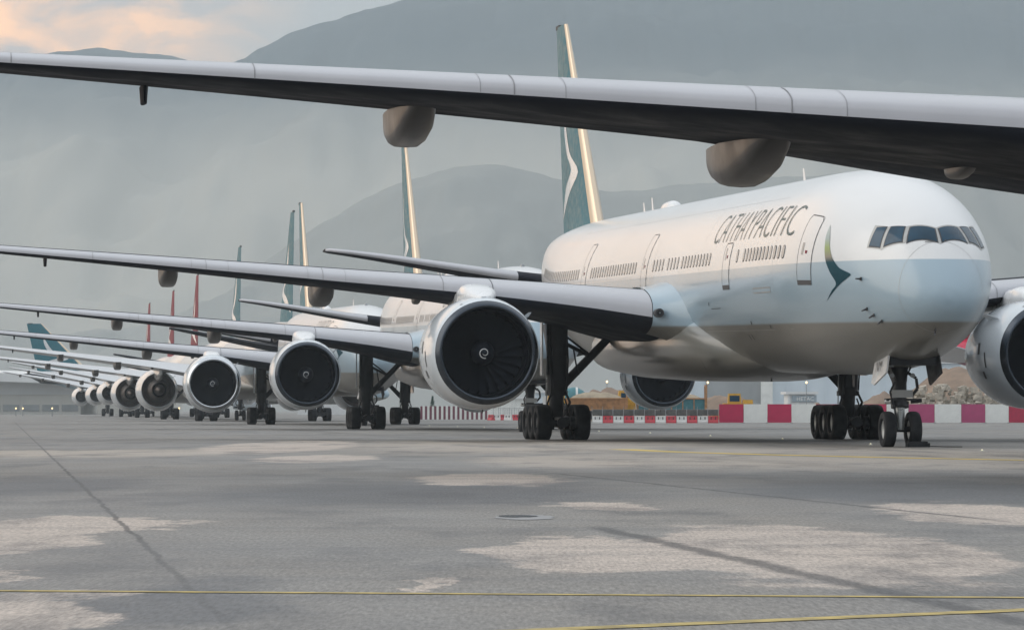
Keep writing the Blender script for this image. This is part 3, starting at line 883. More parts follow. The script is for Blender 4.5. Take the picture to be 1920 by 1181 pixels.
def belly_fairing(parent):
    b = MB(); rows = []
    for s, w, zb, zt in ((19.5, 1.2, 2.62, 3.1), (21.5, 2.3, 2.42, 3.7), (24, 3.1, 2.24, 4.4), (27, 3.42, 2.13, 4.6), (32, 3.5, 2.13, 4.6), (38, 3.5, 2.2, 4.5), (42, 3.35, 2.35, 4.3), (46, 2.7, 2.6, 3.9), (49, 1.6, 2.85, 3.4)):
        zb += KP*(s-MG)*.6
        c = (zb+zt)/2; h = (zt-zb)/2
        rows.append([(w*math.copysign(abs(math.cos(a))**.62, math.cos(a)), s-MG, c+h*math.copysign(abs(math.sin(a))**.75, math.sin(a))) for a in [2*math.pi*i/40 for i in range(40)]])
    # smooth the stations
    b.loft(rows, cap0=True, cap1=True)
    F0 = span_funcs(1.0)
    for sd in (-1, 1):          # rounded fillet where the wing's leading edge meets the body
        rows = []
        for i in range(9):
            t = 2.5+(3.93-2.5)*i/8; g = ((3.93-t)/1.43)**1.8
            pr = airfoil(F0[3](t), [.40, .28, .2, .13, .09, .055, .03, .013, .004, 0], [.003, .010, .02, .04, .07, .11])
            rows.append([wing_pt(F0, t, x*(1-.05*g)-.004-.045*g, z*(1+.55*g)+(.0035 if z > 0 else -.0035), sd) for x, z in pr])
        b.loft(rows, closed=False)
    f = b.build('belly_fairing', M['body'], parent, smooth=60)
    return f

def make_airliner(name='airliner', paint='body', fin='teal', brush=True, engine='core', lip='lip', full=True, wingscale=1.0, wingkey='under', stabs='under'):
    root = empty(name)
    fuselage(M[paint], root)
    F = span_funcs(wingscale)
    ek = engine == 'core'
    for sd in (-1, 1):
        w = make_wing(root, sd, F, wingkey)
        t = 9.67*sd; ez = 2.99 if ek else 3.35
        make_engine(root, t, 24.35-MG, ez, engine, lip, sd)
        make_pylon(root, t, 24.35-MG, ez, F, sd, 1.0 if ek else .82)
        main_gear(root, sd, (-1.4, 0, 1.4) if ek else (-.8, .8))
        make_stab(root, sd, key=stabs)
        b = MB()
        p = Vector((3.78*sd, 24.95-MG, 4.34))
        b.tube(p+Vector((0, -.22, 0)), p+Vector((0, .3, 0)), .15, .15, 20, 0)
        b.tube(p+Vector((0, -.235, 0)), p+Vector((0, -.22, 0)), .09, .09, 16, 1)
        b.tube(p+Vector((0, -.25, 0)), p+Vector((0, -.235, 0)), .03, .03, 10, 2)
        b.build('landing_light', [M['seam'], M['duct'], M['lens']], w, smooth=40)
    nose_gear(root)
    make_fin(root, fin, brush)
    belly_fairing(root)
    # flight deck
    b = MB()
    fr = [[(2.93, 136.2), (2.36, 130.0), (2.02, 149.6), (2.72, 154.6)], [(2.40, 130.5), (1.84, 116.6), (1.44, 130.2), (2.06, 149.9)], [(1.90, 117.8), (1.50, 90), (.995, 90), (1.46, 131.0)]]
    for q in fr:
        patch(b, q, .005, 6, 6); patch(b, mirror(q), .005, 6, 6)
    b.build('windscreen_frame', M['frame'], root, smooth=60)
    for q in WIN:
        for qq in (q, mirror(q)):
            b = MB()
            c = sum((Vector(p) for p in qq), Vector((0, 0)))/4
            patch(b, [c+(Vector(p)-c)*1.05 for p in qq], .010, 6, 6, 0)
            patch(b, [c+(Vector(p)-c)*0.95 for p in qq], .014, 6, 6, 1)
            b.build('cockpit_window', [M['seam'], M['glass']], root, smooth=60)
    if full:
        b = MB()
        for s_ in (85.5, 94.5):
            line_on(b, [(1.06, s_), (1.13, s_+(14 if s_ > 90 else -4))], .025, .02)
        b.build('wiper', M['seam'], root)
        for s0, s1 in ((5.93, 7.06), (16.1, 17.2), (31.4, 32.5), (45.1, 46.2)):
            door(root, s0, s1, 160.6 if 15 < s0 < 18 else 146.0)
        title(root, 'CATHAY', 19.85, 14.3)
        title(root, 'PACIFIC', 13.95, 8.03)
        b = MB(); rails(b, LOGO_L, LOGO_R, .010, 40, 0, 5)
        b.build('nose_emblem', M['logo'], root, smooth=60)
        cabin_windows(root)
        b = MB()                                      # radome joint
        line_on(b, [(.98+.10*math.sin(R(a)), a) for a in range(0, 360, 15)], .012, .005, True, 3)
        b.build('radome_joint', M['frame'], root, smooth=0)
        b = MB()                                      # faint skin joints and the mail door
        for s in (9.6, 21.3, 30.2, 40.0, 52.6):
            line_on(b, [(s, a) for a in range(95, 240, 8)], .010, .004, False, 2)
        line_on(b, [(12.38, 188.6), (10.0, 188.6), (10.0, 191.2), (12.38, 191.2)], .035, .007, True, 6)
        for a in (132, 214): line_on(b, [(s, a) for s in range(9, 52, 3)], .008, .004, False, 1)
        b.build('skin_joint', M['frame'], root, smooth=0)
        for s, a in ((2.707, 178.4), (2.683, 203.5), (2.468, 209.6), (2.238, 216.2), (.75, 258)):
            b = MB(); p = body(s, a, 0); q = body(s, a, .16)
            b.tube(p, q, .03, .02, 8); b.tube(q, q+Vector((0, -.16, 0)), .022, .012, 8)
            d = body(s, a, .008); b.box(d, (.02, .16, .10))
            b.build('air_data_probe', M['seam'], root, smooth=40)
        b = MB()
        for s, a, l, h in ((14.3, 208.9, .06, 2.2), (11.7, 211.7, .06, 2.2), (15.95, 218.7, .05, 3.6), (15.5, 218.9, .05, 3.6), (20.0, 196.0, .05, 2.2), (19.0, 199, .8, .4)):
            patch(b, [(s+l, a-h/2), (s-l, a-h/2), (s-l+.12, a+h/2), (s+l+.12, a+h/2)], .012, 2, 3)
        b.build('drain_port', M['seam'], root, smooth=0)
        # pack air inlet: a recessed diamond under the wing root
        b = MB(); s0, a0 = 22.3, 222
        def fp(ds, dz): 
            x = -3.22+.05*0; return None
        base = Vector((-2.62, 22.0-MG, 2.62))
        ux = Vector((-.22, -.97, .05)).normalized(); uz = Vector((.45, -.12, -.85)).normalized()
        q = [base+ux*.75, base+uz*.42, base-ux*.75, base-uz*.42]
        nn = ux.cross(uz).normalized()
        if nn.x > 0: nn = -nn
        b.add([p+nn*.18 for p in q], [(0, 1, 2, 3)])
        b.build('air_inlet', M['duct'], root, smooth=0)
        for s, h, a in ((19.1, .45, 90), (47.6, .55, 90), (49.5, .42, 90)):
            b = MB(); p = body(s, a)
            b.loft([[(x*k, p.y+yy*k+sw, p.z+zz_) for x, yy in ((-.03, 0), (0, -.2), (.03, 0), (0, .2))] for zz_, k, sw in ((-.05, 1, 0), (h, .55, .22))], cap0=True, cap1=True)
            b.build('blade_antenna', M['white'], root, smooth=0)
        b = MB(); p = body(43.6, 90); b.lathe([(-1.5, .02), (-1.3, .22), (-.6, .34), (.4, .34), (1.3, .22), (1.5, .02)], 'Y', 20, c=(0, p.y, p.z-.08)); b.build('antenna_dome', M['white'], root, smooth=60)
        b = MB(); p = body(8.96, 90); b.lathe([(-.02, .11), (.06, .10), (.12, .05), (.13, .005)], 'Z', 14, c=(0, p.y, p.z)); b.build('beacon', M['lens'], root, smooth=60)
        for yy, ang in ((24.5, 270), (12.0, 269)):
            b = MB(); p = body(yy, ang); b.loft([[(x, p.y+q_*k, p.z+.05-zz_) for x, q_ in ((-.025, 0), (0, -.2), (.025, 0), (0, .22))] for zz_, k in ((0, 1), (.42 if yy < 20 else .35, .6))], cap0=True, cap1=True)
            b.build('belly_antenna', M['seam'], root, smooth=0)
    return root

ROW = 'airliners parked nose to tail along the taxiway'
def place(o, x, y, yaw, label, group=ROW):
    o.location = (x, y, 0); o.rotation_euler = (0, 0, R(yaw))
    return tag(o, label, 'airliner', group)

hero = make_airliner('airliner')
place(hero, 7.0, 150.0, 7.97, 'foremost complete white airliner, with cockpit, green brushstroke and nose gear in full view')
NEAR = copy_tree(hero, None, ('cabin_window', 'skin_joint', 'air_data_probe'))
place(NEAR, 17.95, 69.3, 7.97, 'nearest airliner, only its long wing crossing the top of the picture shows')
second = copy_tree(hero, None, ())
place(second, -2.9, 232.3, 7.0, 'white airliner directly behind the foremost complete one, second big engine of the row')
third = copy_tree(hero, None, ('cabin_window', 'skin_joint', 'air_data_probe'))
place(third, -13.5, 308.0, 7.1, 'white airliner whose bright ringed engine with a pale spiral is third along the row')
def restyle(root, name, key, part=None):
    for c in children(root):
        for d in [c]+children(c):
            if d.name.split('.')[0] == name:
                me = d.data.copy(); me.materials.clear(); me.materials.append(M[key]); d.data = me
def rescale(root, name, k):
    for c in children(root):
        if c.name.split('.')[0] == name: c.scale = (k, k, k)
rescale(third, 'engine', 1.10); restyle(third, 'inlet_lip', 'lip_bright')
SKIP = ('cabin_window', 'skin_joint', 'air_data_probe', 'title_lettering', 'nose_emblem', 'passenger_door', 'windscreen_frame', 'cockpit_window',
        'radome_joint', 'wiper', 'drain_port', 'air_inlet', 'blade_antenna', 'antenna_dome', 'beacon', 'belly_antenna', 'taxi_light', 'door_letters', 'nacelle_vent', 'drain_mast')
fourth = copy_tree(hero, None, SKIP); place(fourth, -23.85, 391, 187.8, 'airliner facing away, its large open exhaust nozzle nearest of those showing rear ends')
fifth = copy_tree(hero, None, SKIP); place(fifth, -33.75, 467.5, 188.1, 'airliner facing away, its thin dark green tail left of the two pale tails')
for o in (fourth, fifth): rescale(o, 'engine', 1.08); restyle(o, 'wing', 'white_wing')
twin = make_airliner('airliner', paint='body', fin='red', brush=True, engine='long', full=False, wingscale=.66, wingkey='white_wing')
place(twin, -45.1, 558, 187.9, 'far airliner facing away with the tallest of the three thin red tails')
for x, y, l in ((-54.0, 628, 'far airliner facing away with the middle one of the three thin red tails'), (-63.7, 698, 'far airliner facing away with the lowest and leftmost thin red tail')):
    o = copy_tree(twin); place(o, x, y, 187.9, l)
side = copy_tree(third, None, SKIP); place(side, -61.7, 820, 90, 'far airliner seen from the side, its broad teal tail standing behind the row of wings', 'airliners seen side on')
redp = make_airliner('airliner', paint='body_red', fin='red', brush=False, full=False, wingkey='white_wing', stabs='white_wing')
place(redp, 79.6, 450, 90, 'red and white airliner mostly hidden behind the big nose and the right engine', 'airliners seen side on')

# ------------------------------------------------------------------ things on the apron
def chock():
    b = MB(); b.loft([[(x, y, z) for y, z in ((-.16, 0), (.16, 0), (.06, .17), (-.06, .17))] for x in (-.28, .28)], cap0=True, cap1=True)
    b.box((-.3, 0, .06), (.06, .3, .12)); b.box((.3, 0, .06), (.06, .3, .12))
    b.path([(.3, -.1, .03), (.8, -.16, .015), (1.3, -.1, .012)], .012)
    return b.build('wheel_chock', M['tyre'], smooth=30)
o = chock(); c = Vector((math.cos(R(7.97)), math.sin(R(7.97)))); n_ = Vector((11.33, 119.1))
p = n_+c*.38-Vector((-c.y, c.x))*.58
o.location = (p.x, p.y, 0); o.rotation_euler = (0, 0, R(8))
tag(o, 'black rubber wheel chock with a rope in front of the nose wheel', 'wheel chock')

M['lamp'] = mat('taxi_lamp', (.6, .6, .5), .3, emit=(1.0, .9, .6, 0.4))
M['lightbody'] = mat('light_body', (.5, .5, .42), .5, var=.2)
def tlight():
    b = MB(); b.lathe([(0.0, .11), (.015, .11), (.03, .06), (.04, .05)], 'Z', 14, 0); b.lathe([(.04, .045), (.085, .035), (.09, .004)], 'Z', 12, 1)
    return b.build('taxiway_light', [M['lightbody'], M['lamp']], smooth=40)
tl = None
for i, (u, v) in enumerate(((1841, 846), (1632, 834), (1467, 824), (1332, 818), (1219, 812.5), (1123, 809), (970, 803.5), (908, 802), (858, 800.3), (805, 798.5))):
    o = tl or tlight()
    if tl: o = tl.copy(); COL.objects.link(o)
    tl = tl or o
    x, y = gp(u, v); o.location = (x, y, 0.004); o.scale = (.62, .62, .62)
    tag(o, None, 'taxiway light', 'inset lights along the taxi line')
    o['label'] = ['small lit taxiway light nearest the right edge, right of the nose wheel', 'small lit taxiway light just left of the nose wheels', 'small lit taxiway light left of the far main wheels under the belly',
                  'small lit taxiway light midway between both main gears', 'small lit taxiway light below the far right hand engine', 'small lit taxiway light just right of the near main wheels',
                  'small lit taxiway light just left of the near main wheels', 'small lit taxiway light under the big left engine', 'small lit taxiway light left below the big engine rim', 'small lit taxiway light furthest left, by the striped hoarding'][i]

# ---- red and white barrier panels
M['crimson'] = mat('crimson_panel', (.48, .02, .085), .45, var=.12, vscale=.8)
M['plum'] = mat('faded_plum_panel', (.42, .065, .17), .5, var=.12, vscale=.8)
M['redp'] = mat('red_panel', (.42, .025, .07), .45, var=.12)
M['wpanel'] = mat('white_panel', (.80, .81, .78), .5, var=.08, vscale=.8)
M['steel'] = mat('galvanised_post', (.32, .33, .34), .5, metal=.5, var=.2)
M['mesh'] = mat('dark_netting', (.11, .115, .11), .8, var=.3)
DB = 332.0
def X(u, d): return (u-CX)*d/FPX
def panel(name, x, y, w, h, m):
    b = MB(); b.box((0, 0, .04+h/2), (w-.03, .10, h), 0)
    b.box((-w/2+.06, .22, .03), (.10, .6, .06), 1); b.box((w/2-.06, .22, .03), (.10, .6, .06), 1)
    b.tube((-w/2+.06, .12, .04), (-w/2+.06, .12, h+.06), .03, .03, 6, 1)
    f = b.build(name, [m, M['steel']], smooth=0)
    f.location = (x, y, 0); return f
cols = ['crimson', 'wpanel', 'crimson', 'wpanel', 'crimson', 'wpanel', 'crimson', 'wpanel', 'plum', 'wpanel', 'plum', 'wpanel', 'redp', 'wpanel']
edges = [1348, 1394, 1438.5, 1484, 1530, 1575, 1620, 1662, 1703, 1752, 1802, 1847, 1891, 1938, 1985]
words = ['leftmost dark crimson barrier panel, right of the small red and white blocks', 'white barrier panel between the two crimson ones left of the far main gear', 'crimson barrier panel with a brighter strip, second crimson from the left', 'white barrier panel touching the left side of the far main wheels',
         'crimson barrier panel hidden behind the far main wheels, left one', 'white barrier panel hidden behind the middle of the far main wheels', 'crimson barrier panel peeping out right of the far main wheels', 'narrow white barrier panel behind the nose gear leg',
         'faded plum barrier panel just right of the nose gear leg', 'white barrier panel between the two faded plum ones', 'faded plum barrier panel below the rubble, left of the right engine', 'white barrier panel under the bottom of the right engine', 'bright red barrier panel below the right engine', 'white barrier panel at the right edge of the picture']
for i, k in enumerate(cols):
    x0, x1 = X(edges[i], DB), X(edges[i+1], DB)
    tag(panel('barrier_panel', (x0+x1)/2, DB, x1-x0, 1.5, M[k]), words[i], 'barrier panel', 'red and white barrier panels at the edge of the works')
M['rblock'] = mat('red_plastic', (.55, .05, .07), .45, var=.1)
M['wblock'] = mat('white_plastic', (.70, .70, .68), .45, var=.06)
def block(m):
    b = MB(); w = .82
    b.loft([[(-w/2, y, z), (w/2, y, z)] for y, z in ((-.22, 0), (-.22, .10), (-.13, .28), (-.09, .58), (.09, .58), (.13, .28), (.22, .10), (.22, 0), (-.22, 0))], 0, closed=False)
    for s_ in (-1, 1): b.add([(s_*w/2, y, z) for y, z in ((-.22, 0), (-.22, .10), (-.13, .28), (-.09, .58), (.09, .58), (.13, .28), (.22, .10), (.22, 0))], [tuple(range(8))])
    for x in (-.18, .18): b.box((x, -.13, .40), (.075, .08, .20), 1)
    b.tube((.40, .0, .1), (.40, .0, 1.15), .018, .018, 6, 2)
    b.tube((-.41, .0, 1.10), (.40, .0, 1.10), .012, .012, 6, 2)
    return b
nb = 12
pr = {}
for i in range(nb):
    k = 'rblock' if i % 2 == 1 else 'wblock'
    o = pr.get(k)
    if o is None: o = pr[k] = block(M[k]).build('plastic_barrier', [M[k], M['seam'], M['steel']], smooth=25)
    else: o = o.copy(); COL.objects.link(o)
    o.location = (X(1120+19.75*i, DB+2), DB+2, 0)
    tag(o, '%s water filled plastic barrier, %s' % ('red' if k == 'rblock' else 'white', ['touching the near main wheels', 'first red one right of the near main wheels', 'second white one from the near main wheels', 'under the orange skip, second red one from the wheels',
        'third white one, under the right end of the orange skip', 'third red one, left of the far engine', 'under the left rim of the far engine', 'straight under the far engine', 'under the right rim of the far engine', 'under the teal skip, second red one from the crimson panels',
        'last white one before the crimson panel', 'last one, against the crimson panel'][i]), 'barrier', 'small water filled barriers')
b = MB()
for i in range(13):
    x0 = X(1110+19.75*i, DB+2.6)
    b.box((x0+.43, DB+2.6, .86), (.78, .02, .50), 0)
    b.tube((x0, DB+2.6, 0), (x0, DB+2.6, 1.35), .022, .022, 6, 1)
tag(b.build('netting_fence', [M['mesh'], M['steel']], smooth=0), 'low dark netting fence on thin posts behind the small red and white barriers', 'fence')
# striped hoarding
D2 = 437.0
b = MB()
n = 30
for i in range(n):
    w = 130/n; x = X(788+w*(i+.5), D2)
    b.box((x, D2+.03*(i % 2), .76), (w*D2/FPX-.02, .04, 1.42), i % 2)
for i in range(0, n, 6): b.tube((X(788+130/n*i, D2), D2+.1, 0), (X(788+130/n*i, D2), D2+.9, .05), .03, .03, 6, 2)
M['maroon'] = mat('maroon_board', (.17, .05, .075), .6, var=.15)
tag(b.build('striped_hoarding', [M['maroon'], M['wpanel'], M['steel']], smooth=0), 'long hoarding of upright maroon and white boards seen under the big engine', 'hoarding')
for i, u in enumerate((921, 931, 941, 953, 966, 979, 988)):
    k = 'rblock' if i % 2 == 0 else 'wblock'
    o = pr[k].copy(); COL.objects.link(o); o.location = (X(u, 420+3*(i % 3)), 420+3*(i % 3), 0); o.rotation_euler = (0, 0, .5*((i*37) % 5-2))
    tag(o, '%s plastic barrier in the loose cluster right of the striped hoarding, %s' % ('red' if i % 2 == 0 else 'white', ['leftmost', 'second from left', 'third from left', 'in the middle', 'third from right', 'second from right', 'rightmost'][i]), 'barrier', 'loose plastic barriers')
b = MB()
for i in range(9): b.tube((X(925+10*i, 436), 436, 0), (X(925+10*i, 436), 436, 1.35), .025, .025, 6, 1)
for i in range(24):
    u = 925+80*i/24; b.tube((X(u, 436), 436, .1), (X(u, 436), 436, 1.25), .01, .01, 4, 1)
b.tube((X(925, 436), 436, 1.25), (X(1005, 436), 436, 1.25), .02, .02, 6, 1); b.tube((X(925, 436), 436, .1), (X(1005, 436), 436, .1), .02, .02, 6, 1)
tag(b.build('wire_fence', [M['steel'], M['steel']], smooth=0), 'grey wire fence running from the striped hoarding towards the near main wheels', 'fence')

# ---- earth mounds and rubble
M['earth'] = mat('brown_earth', (.23, .165, .12), .95, var=.28, vscale=.35, bump=.6, bscale=2.0)
M['stone'] = mat('pale_rubble', (.42, .38, .32), .9, var=.3, vscale=2.0, bump=.3, bscale=6)
def mound(cu, cd, half, h, depth, label, seed, skew=0.0):
    cx = X(cu, cd); hw = half*cd/FPX
    b = MB(); nx, ny = 36, 16; rows = []
    for j in range(ny+1):
        v = -1+2*j/ny; row = []
        for i in range(nx+1):
            u = -1+2*i/nx
            f = max(0.0, 1-abs(u-skew*(1-abs(u)))**2.3)*max(0.0, 1-abs(v)**1.8)
            nn = noise.fractal(Vector((u*1.5+seed, v*1.1, seed*.7)), 1.2, 2.0, 4)
            row.append((u*hw, v*depth, max(-.05, h*f*(1+.30*nn)+.25*nn*f-.05)))
        rows.append(row)
    b.loft(rows, closed=False)
    o = b.build('earth_mound', M['earth'], smooth=60); o.location = (cx, cd, 0)
    return tag(o, label, 'earth mound', 'heaps of brown earth')
mound(1095, 400, 75, 3.1, 9, 'brown earth heap just right of the near main gear leg', 1.3)
mound(1170, 412, 80, 3.2, 9, 'brown earth heap behind the dumpers, left of the far engine', 4.1)
mound(1350, 405, 78, 2.6, 9, 'low brown earth heap right of the far engine, behind the yellow loader', 7.7, .2)
mound(1662, 410, 68, 2.8, 9, 'rounded brown earth heap between the far main gear and the nose gear', 11.2)
mound(1545, 420, 40, 1.6, 6, 'very low brown earth heap hidden by the far main wheels', 3.9)
mound(1800, 420, 150, 4.9, 14, 'tallest brown earth heap, behind the rubble left of the right engine', 15.4)
mound(1960, 425, 90, 4.6, 12, 'brown earth heap at the right edge behind the engine', 17.1)
b = MB(); random.seed(11)
for i in range(900):
    u = random.uniform(1668, 1960); d = random.uniform(347, 366)
    env = min(1.0, (u-1660)/60)
    hz = random.random()**.7*(3.1*env)*(1-abs(d-356)/13)
    r_ = random.uniform(.10, .34)
    c = Vector((X(u, d), d, hz+.05))
    vv = []
    for k in range(8):
        s_ = Vector(((1 if k & 1 else -1), (1 if k & 2 else -1), (1 if k & 4 else -1)))
        vv.append(c+Vector((s_.x*r_*random.uniform(.5, 1.3), s_.y*r_*random.uniform(.5, 1.2), s_.z*r_*random.uniform(.4, 1.1))))
    b.add(vv, [(0, 1, 3, 2), (4, 6, 7, 5), (0, 4, 5, 1), (1, 5, 7, 3), (3, 7, 6, 2), (2, 6, 4, 0)])
tag(b.build('rubble', M['stone'], smooth=0), 'long heap of pale broken rock behind the barrier panels', 'rubble', kind='stuff')

# ---- site vehicles
M['orange'] = mat('orange_paint', (.42, .22, .10), .6, var=.25)
M['tealbed'] = mat('teal_skip_paint', (.06, .20, .23), .5, var=.2)
M['yellowv'] = mat('yellow_plant_paint', (.60, .33, .03), .45, var=.15)
M['sand'] = mat('sand_load', (.36, .30, .22), .95, var=.2, vscale=1.5, bump=.5, bscale=4)
M['vwhite'] = mat('vehicle_white', (.66, .66, .64), .4, var=.08)
def dumper(bed, label, x, y, ln, flip=1):
    r_ = empty('dump_truck', (x, y, 0)); tag(r_, label, 'dump truck', 'dump trucks on the works')
    b = MB(); b.box((0, 0, .85), (ln+2.2, .9, .3), 0); b.build('chassis', M['strut'], r_, smooth=0)
    b = MB()
    b.loft([[(-ln/2, -1.15, 1.05), (ln/2, -1.15, 1.05), (ln/2, 1.15, 1.05), (-ln/2, 1.15, 1.05)], [(-ln/2-.15, -1.25, 2.05), (ln/2+.1, -1.25, 2.05), (ln/2+.1, 1.25, 2.05), (-ln/2-.15, 1.25, 2.05)]], 0, cap0=True)
    for i in range(7): b.box((-ln/2+ln*i/6, -1.28, 1.55), (.09, .08, .95), 1)
    b.box((0, -1.29, 2.03), (ln+.2, .10, .10), 1)
    b.box((flip*(ln/2+.1), -1.2, 2.2), (.14, .14, 2.0), 1); b.box((flip*(ln/2+.1), 1.2, 2.2), (.14, .14, 2.0), 1)
    b.box((flip*(ln/2+.1), 0, 3.1), (.12, 2.4, .14), 1)
    bo = b.build('skip', [bed, M['orange']], r_, smooth=0)
    b = MB(); rows = []
    for j in range(7):
        row = []
        for i in range(15):
            u, v = -1+2*i/14, -1+2*j/6
            row.append((u*ln/2*.96, v*1.12, 1.95+.62*(1-abs(u)**3)*(1-v*v)*(1+.3*noise.noise(Vector((u*3, v*2, x))))))
        rows.append(row)
    b.loft(rows, closed=False); b.build('load', M['sand'], bo, smooth=60)
    b = MB(); cx = -flip*(ln/2+.95)
    b.loft([[(cx+dx, y_, z) for dx, y_ in ((-.75, -1.1), (.75, -1.1), (.75, 1.1), (-.75, 1.1))] for z in (.7, 1.9)], cap0=True)
    b.loft([[(cx+dx*k, y_*k, z) for dx, y_ in ((-.75, -1.1), (.75, -1.1), (.75, 1.1), (-.75, 1.1))] for z, k in ((1.9, 1), (2.7, .86))], cap1=True)
    cb = b.build('cab', M['yellowv'], r_, smooth=0)
    b = MB(); b.box((cx, -1.03, 2.25), (.95, .06, .5)); b.build('side_window', M['glass'], cb, smooth=0)
    for xx in (cx, ln/2*.3, ln/2*.75, -ln/2*.6):
        for s_ in (-1, 1):
            b = MB(); b.lathe([(-.15, .2), (-.15, .45), (-.1, .5), (.1, .5), (.15, .45), (.15, .2), (.05, .01)], 'Y', 18); b.build('wheel', M['tyre'], r_, smooth=40, loc=(xx, s_*1.0, .5))
    return r_
dumper(M['orange'], 'orange dump truck with a sand load behind the small barriers near the left wheels', X(1118, 345), 345, 4.9)
dumper(M['tealbed'], 'dump truck with a teal skip behind the small barriers under the far engine', X(1258, 347), 347, 5.7)
r_ = empty('wheel_loader', (X(1382, 352), 352, 0)); tag(r_, 'yellow wheel loader looking over the leftmost crimson barrier panel', 'loader')
b = MB(); b.box((0, 0, 1.3), (2.6, 1.6, .7), 0, 0, .94); b.box((.9, 0, 1.75), (.9, 1.4, .4), 0, 0, .9); b.box((-1.6, 0, .6), (1.2, 2.2, .7)); b.build('body', M['yellowv'], r_, smooth=0)
b = MB(); b.box((-.25, 0, 2.05), (1.15, 1.3, .85), 0, 0, .9); cbx = b.build('cab', M['yellowv'], r_, smooth=0)
b = MB(); b.box((-.25, -.64, 2.05), (.85, .06, .5)); b.build('side_window', M['glass'], cbx, smooth=0)
for xx in (-.9, .9):
    for s_ in (-1, 1):
        b = MB(); b.lathe([(-.2, .2), (-.2, .6), (-.12, .68), (.12, .68), (.2, .6), (.2, .2), (.05, .01)], 'Y', 20); b.build('wheel', M['tyre'], r_, smooth=40, loc=(xx, s_*.85, .68))
r_ = empty('tail_stand_in', (X(1070, 372), 372, 0)); tag(r_, 'mixer shape standing in for a far teal and white tail fin beside the near gear leg', 'tail fin stand-in')  # mixer is made up, put where a far teal tail fin stands
b = MB(); b.box((0, 0, .8), (4.6, 2.0, .4)); b.box((-2.0, 0, 1.6), (1.1, 2.0, 1.4)); b.build('body', M['vwhite'], r_, smooth=0)
b = MB(); b.lathe([(-1.4, .5), (-.9, 1.0), (-.1, 1.2), (.15, 1.2)], 'X', 28, 0, (0.3, 0, 1.95)); b.lathe([(.15, 1.205), (.35, 1.17)], 'X', 28, 1, (0.3, 0, 1.95)); b.lathe([(.35, 1.165), (.8, .9), (1.3, .5), (1.31, .01)], 'X', 28, 0, (0.3, 0, 1.95))
b.build('drum', [M['tealbed'], M['vwhite']], r_, smooth=50)
for xx in (-1.7, .4, 1.5):
    for s_ in (-1, 1):
        b = MB(); b.lathe([(-.15, .2), (-.15, .45), (.15, .45), (.15, .2), (.05, .01)], 'Y', 16); b.build('wheel', M['tyre'], r_, smooth=40, loc=(xx, s_*.95, .45))
# ---- light masts
M['mastlamp'] = mat('mast_lamp', (.9, .7, .4), .3, emit=(1.0, .72, .35, 2.0))
for u, d, h, l in ((1138, 500, 4.5, 'thin lamp post with a glowing warm head left of the far engine'), (1327, 500, 4.4, 'thin lamp post with a glowing warm head just right of the far engine'), (1512, 500, 4.4, 'thin lamp post with a glowing warm head left of the far main gear'), (205, 640, 6.0, 'thin lamp post among the far left wings'), (30, 700, 1.3, 'low lamp at far left in front of the terminal'), (43, 702, 1.3, 'low lamp just right of the leftmost one by the terminal'), (98, 690, 1.3, 'single low lamp left of the small far engines'), (336, 620, 1.3, 'low lamp between the rear facing engines and the bright ringed engine')):
    r_ = empty('lamp_post', (X(u, d), d, 0)); tag(r_, l, 'lamp post', 'lamp posts by the works')
    b = MB(); b.tube((0, 0, 0), (0, 0, h), .05, .035, 8); b.tube((0, 0, 0), (0, 0, .3), .12, .1, 8); b.build('post', M['steel'], r_, smooth=40)
    b = MB(); b.lathe([(h-.12, .04), (h-.06, .10), (h+.06, .12), (h+.14, .07), (h+.16, .01)], 'Z', 14); b.build('lamp_head', M['mastlamp'], r_, smooth=50)

# ---- buildings
M['hangar'] = mat('pale_blue_cladding', (.66, .74, .80), .6, var=.06, vscale=.2)
M['cream'] = mat('cream_concrete', (.66, .65, .61), .7, var=.08, vscale=.1)
M['roofp'] = mat('pale_roof', (.72, .73, .73), .6, var=.06, vscale=.1)
M['bglass'] = mat('dark_glazing', (.34, .36, .37), .4, var=.1, vscale=.3)
def building(name, u0, u1, d, h, depth, m, label, cat='building', ribs=0, roof=None):
    x0, x1 = X(u0, d), X(u1, d); r_ = empty(name, ((x0+x1)/2, d, 0)); tag(r_, label, cat)
    w = x1-x0
    b = MB(); b.box((0, depth/2, h/2), (w, depth, h), 0)
    for i in range(ribs+1):
        b.box((-w/2+w*i/max(1, ribs), -.08, h/2-.05), (.35, .14, h-.1), 0)
    b.build('wall', m, r_, smooth=0)
    b = MB(); b.box((0, depth/2, h+.2), (w+1, depth+1, .4), 0); b.build('roof', roof or M['roofp'], r_, smooth=0)
    return r_, w
hg, w = building('hangar', 1296, 1800, 700, 9.0, 40, M['hangar'], 'large pale blue hangar seen below the fuselage, with a tall white pillar', 'hangar', 14)
b = MB(); b.box((X(1437, 700)-hg.location.x, -.7, 4.4), (2.0, 1.0, 8.8)); b.build('pillar', M['wpanel'], hg, smooth=0)
b = MB(); b.box((X(1375, 700)-hg.location.x, -.25, 3.2), (9.5, .12, 6.2)); b.build('door', M['bglass'], hg, smooth=0); hg.children and None
b = MB(); b.box((X(1460, 700)-hg.location.x, -.25, 1.4), (3.0, .12, 2.8)); b.build('door', M['hangar'], hg, smooth=0)
sg, w = building('sign_building', 1479, 1528, 660, 3.6, 12, M['roofp'], 'low pale building carrying white sign letters left of the far main gear', 'building', 3)
letters('HETAC', 'sign_letters', M['wpanel'], sg, (-.9, -.3, 2.55), (1, 0, 0), (0, 0, 1), .62, .02)
b = MB(); b.box((.35, -.2, 2.86), (4.0, .1, 1.0)); b.build('sign_board', mat('sign_blue_grey', (.30, .36, .41), .5, var=.06), sg, smooth=0)
building('cargo_shed', 915, 1012, 800, 3.2, 20, M['wpanel'], 'long low white shed beyond the wire fence', 'shed', 6)
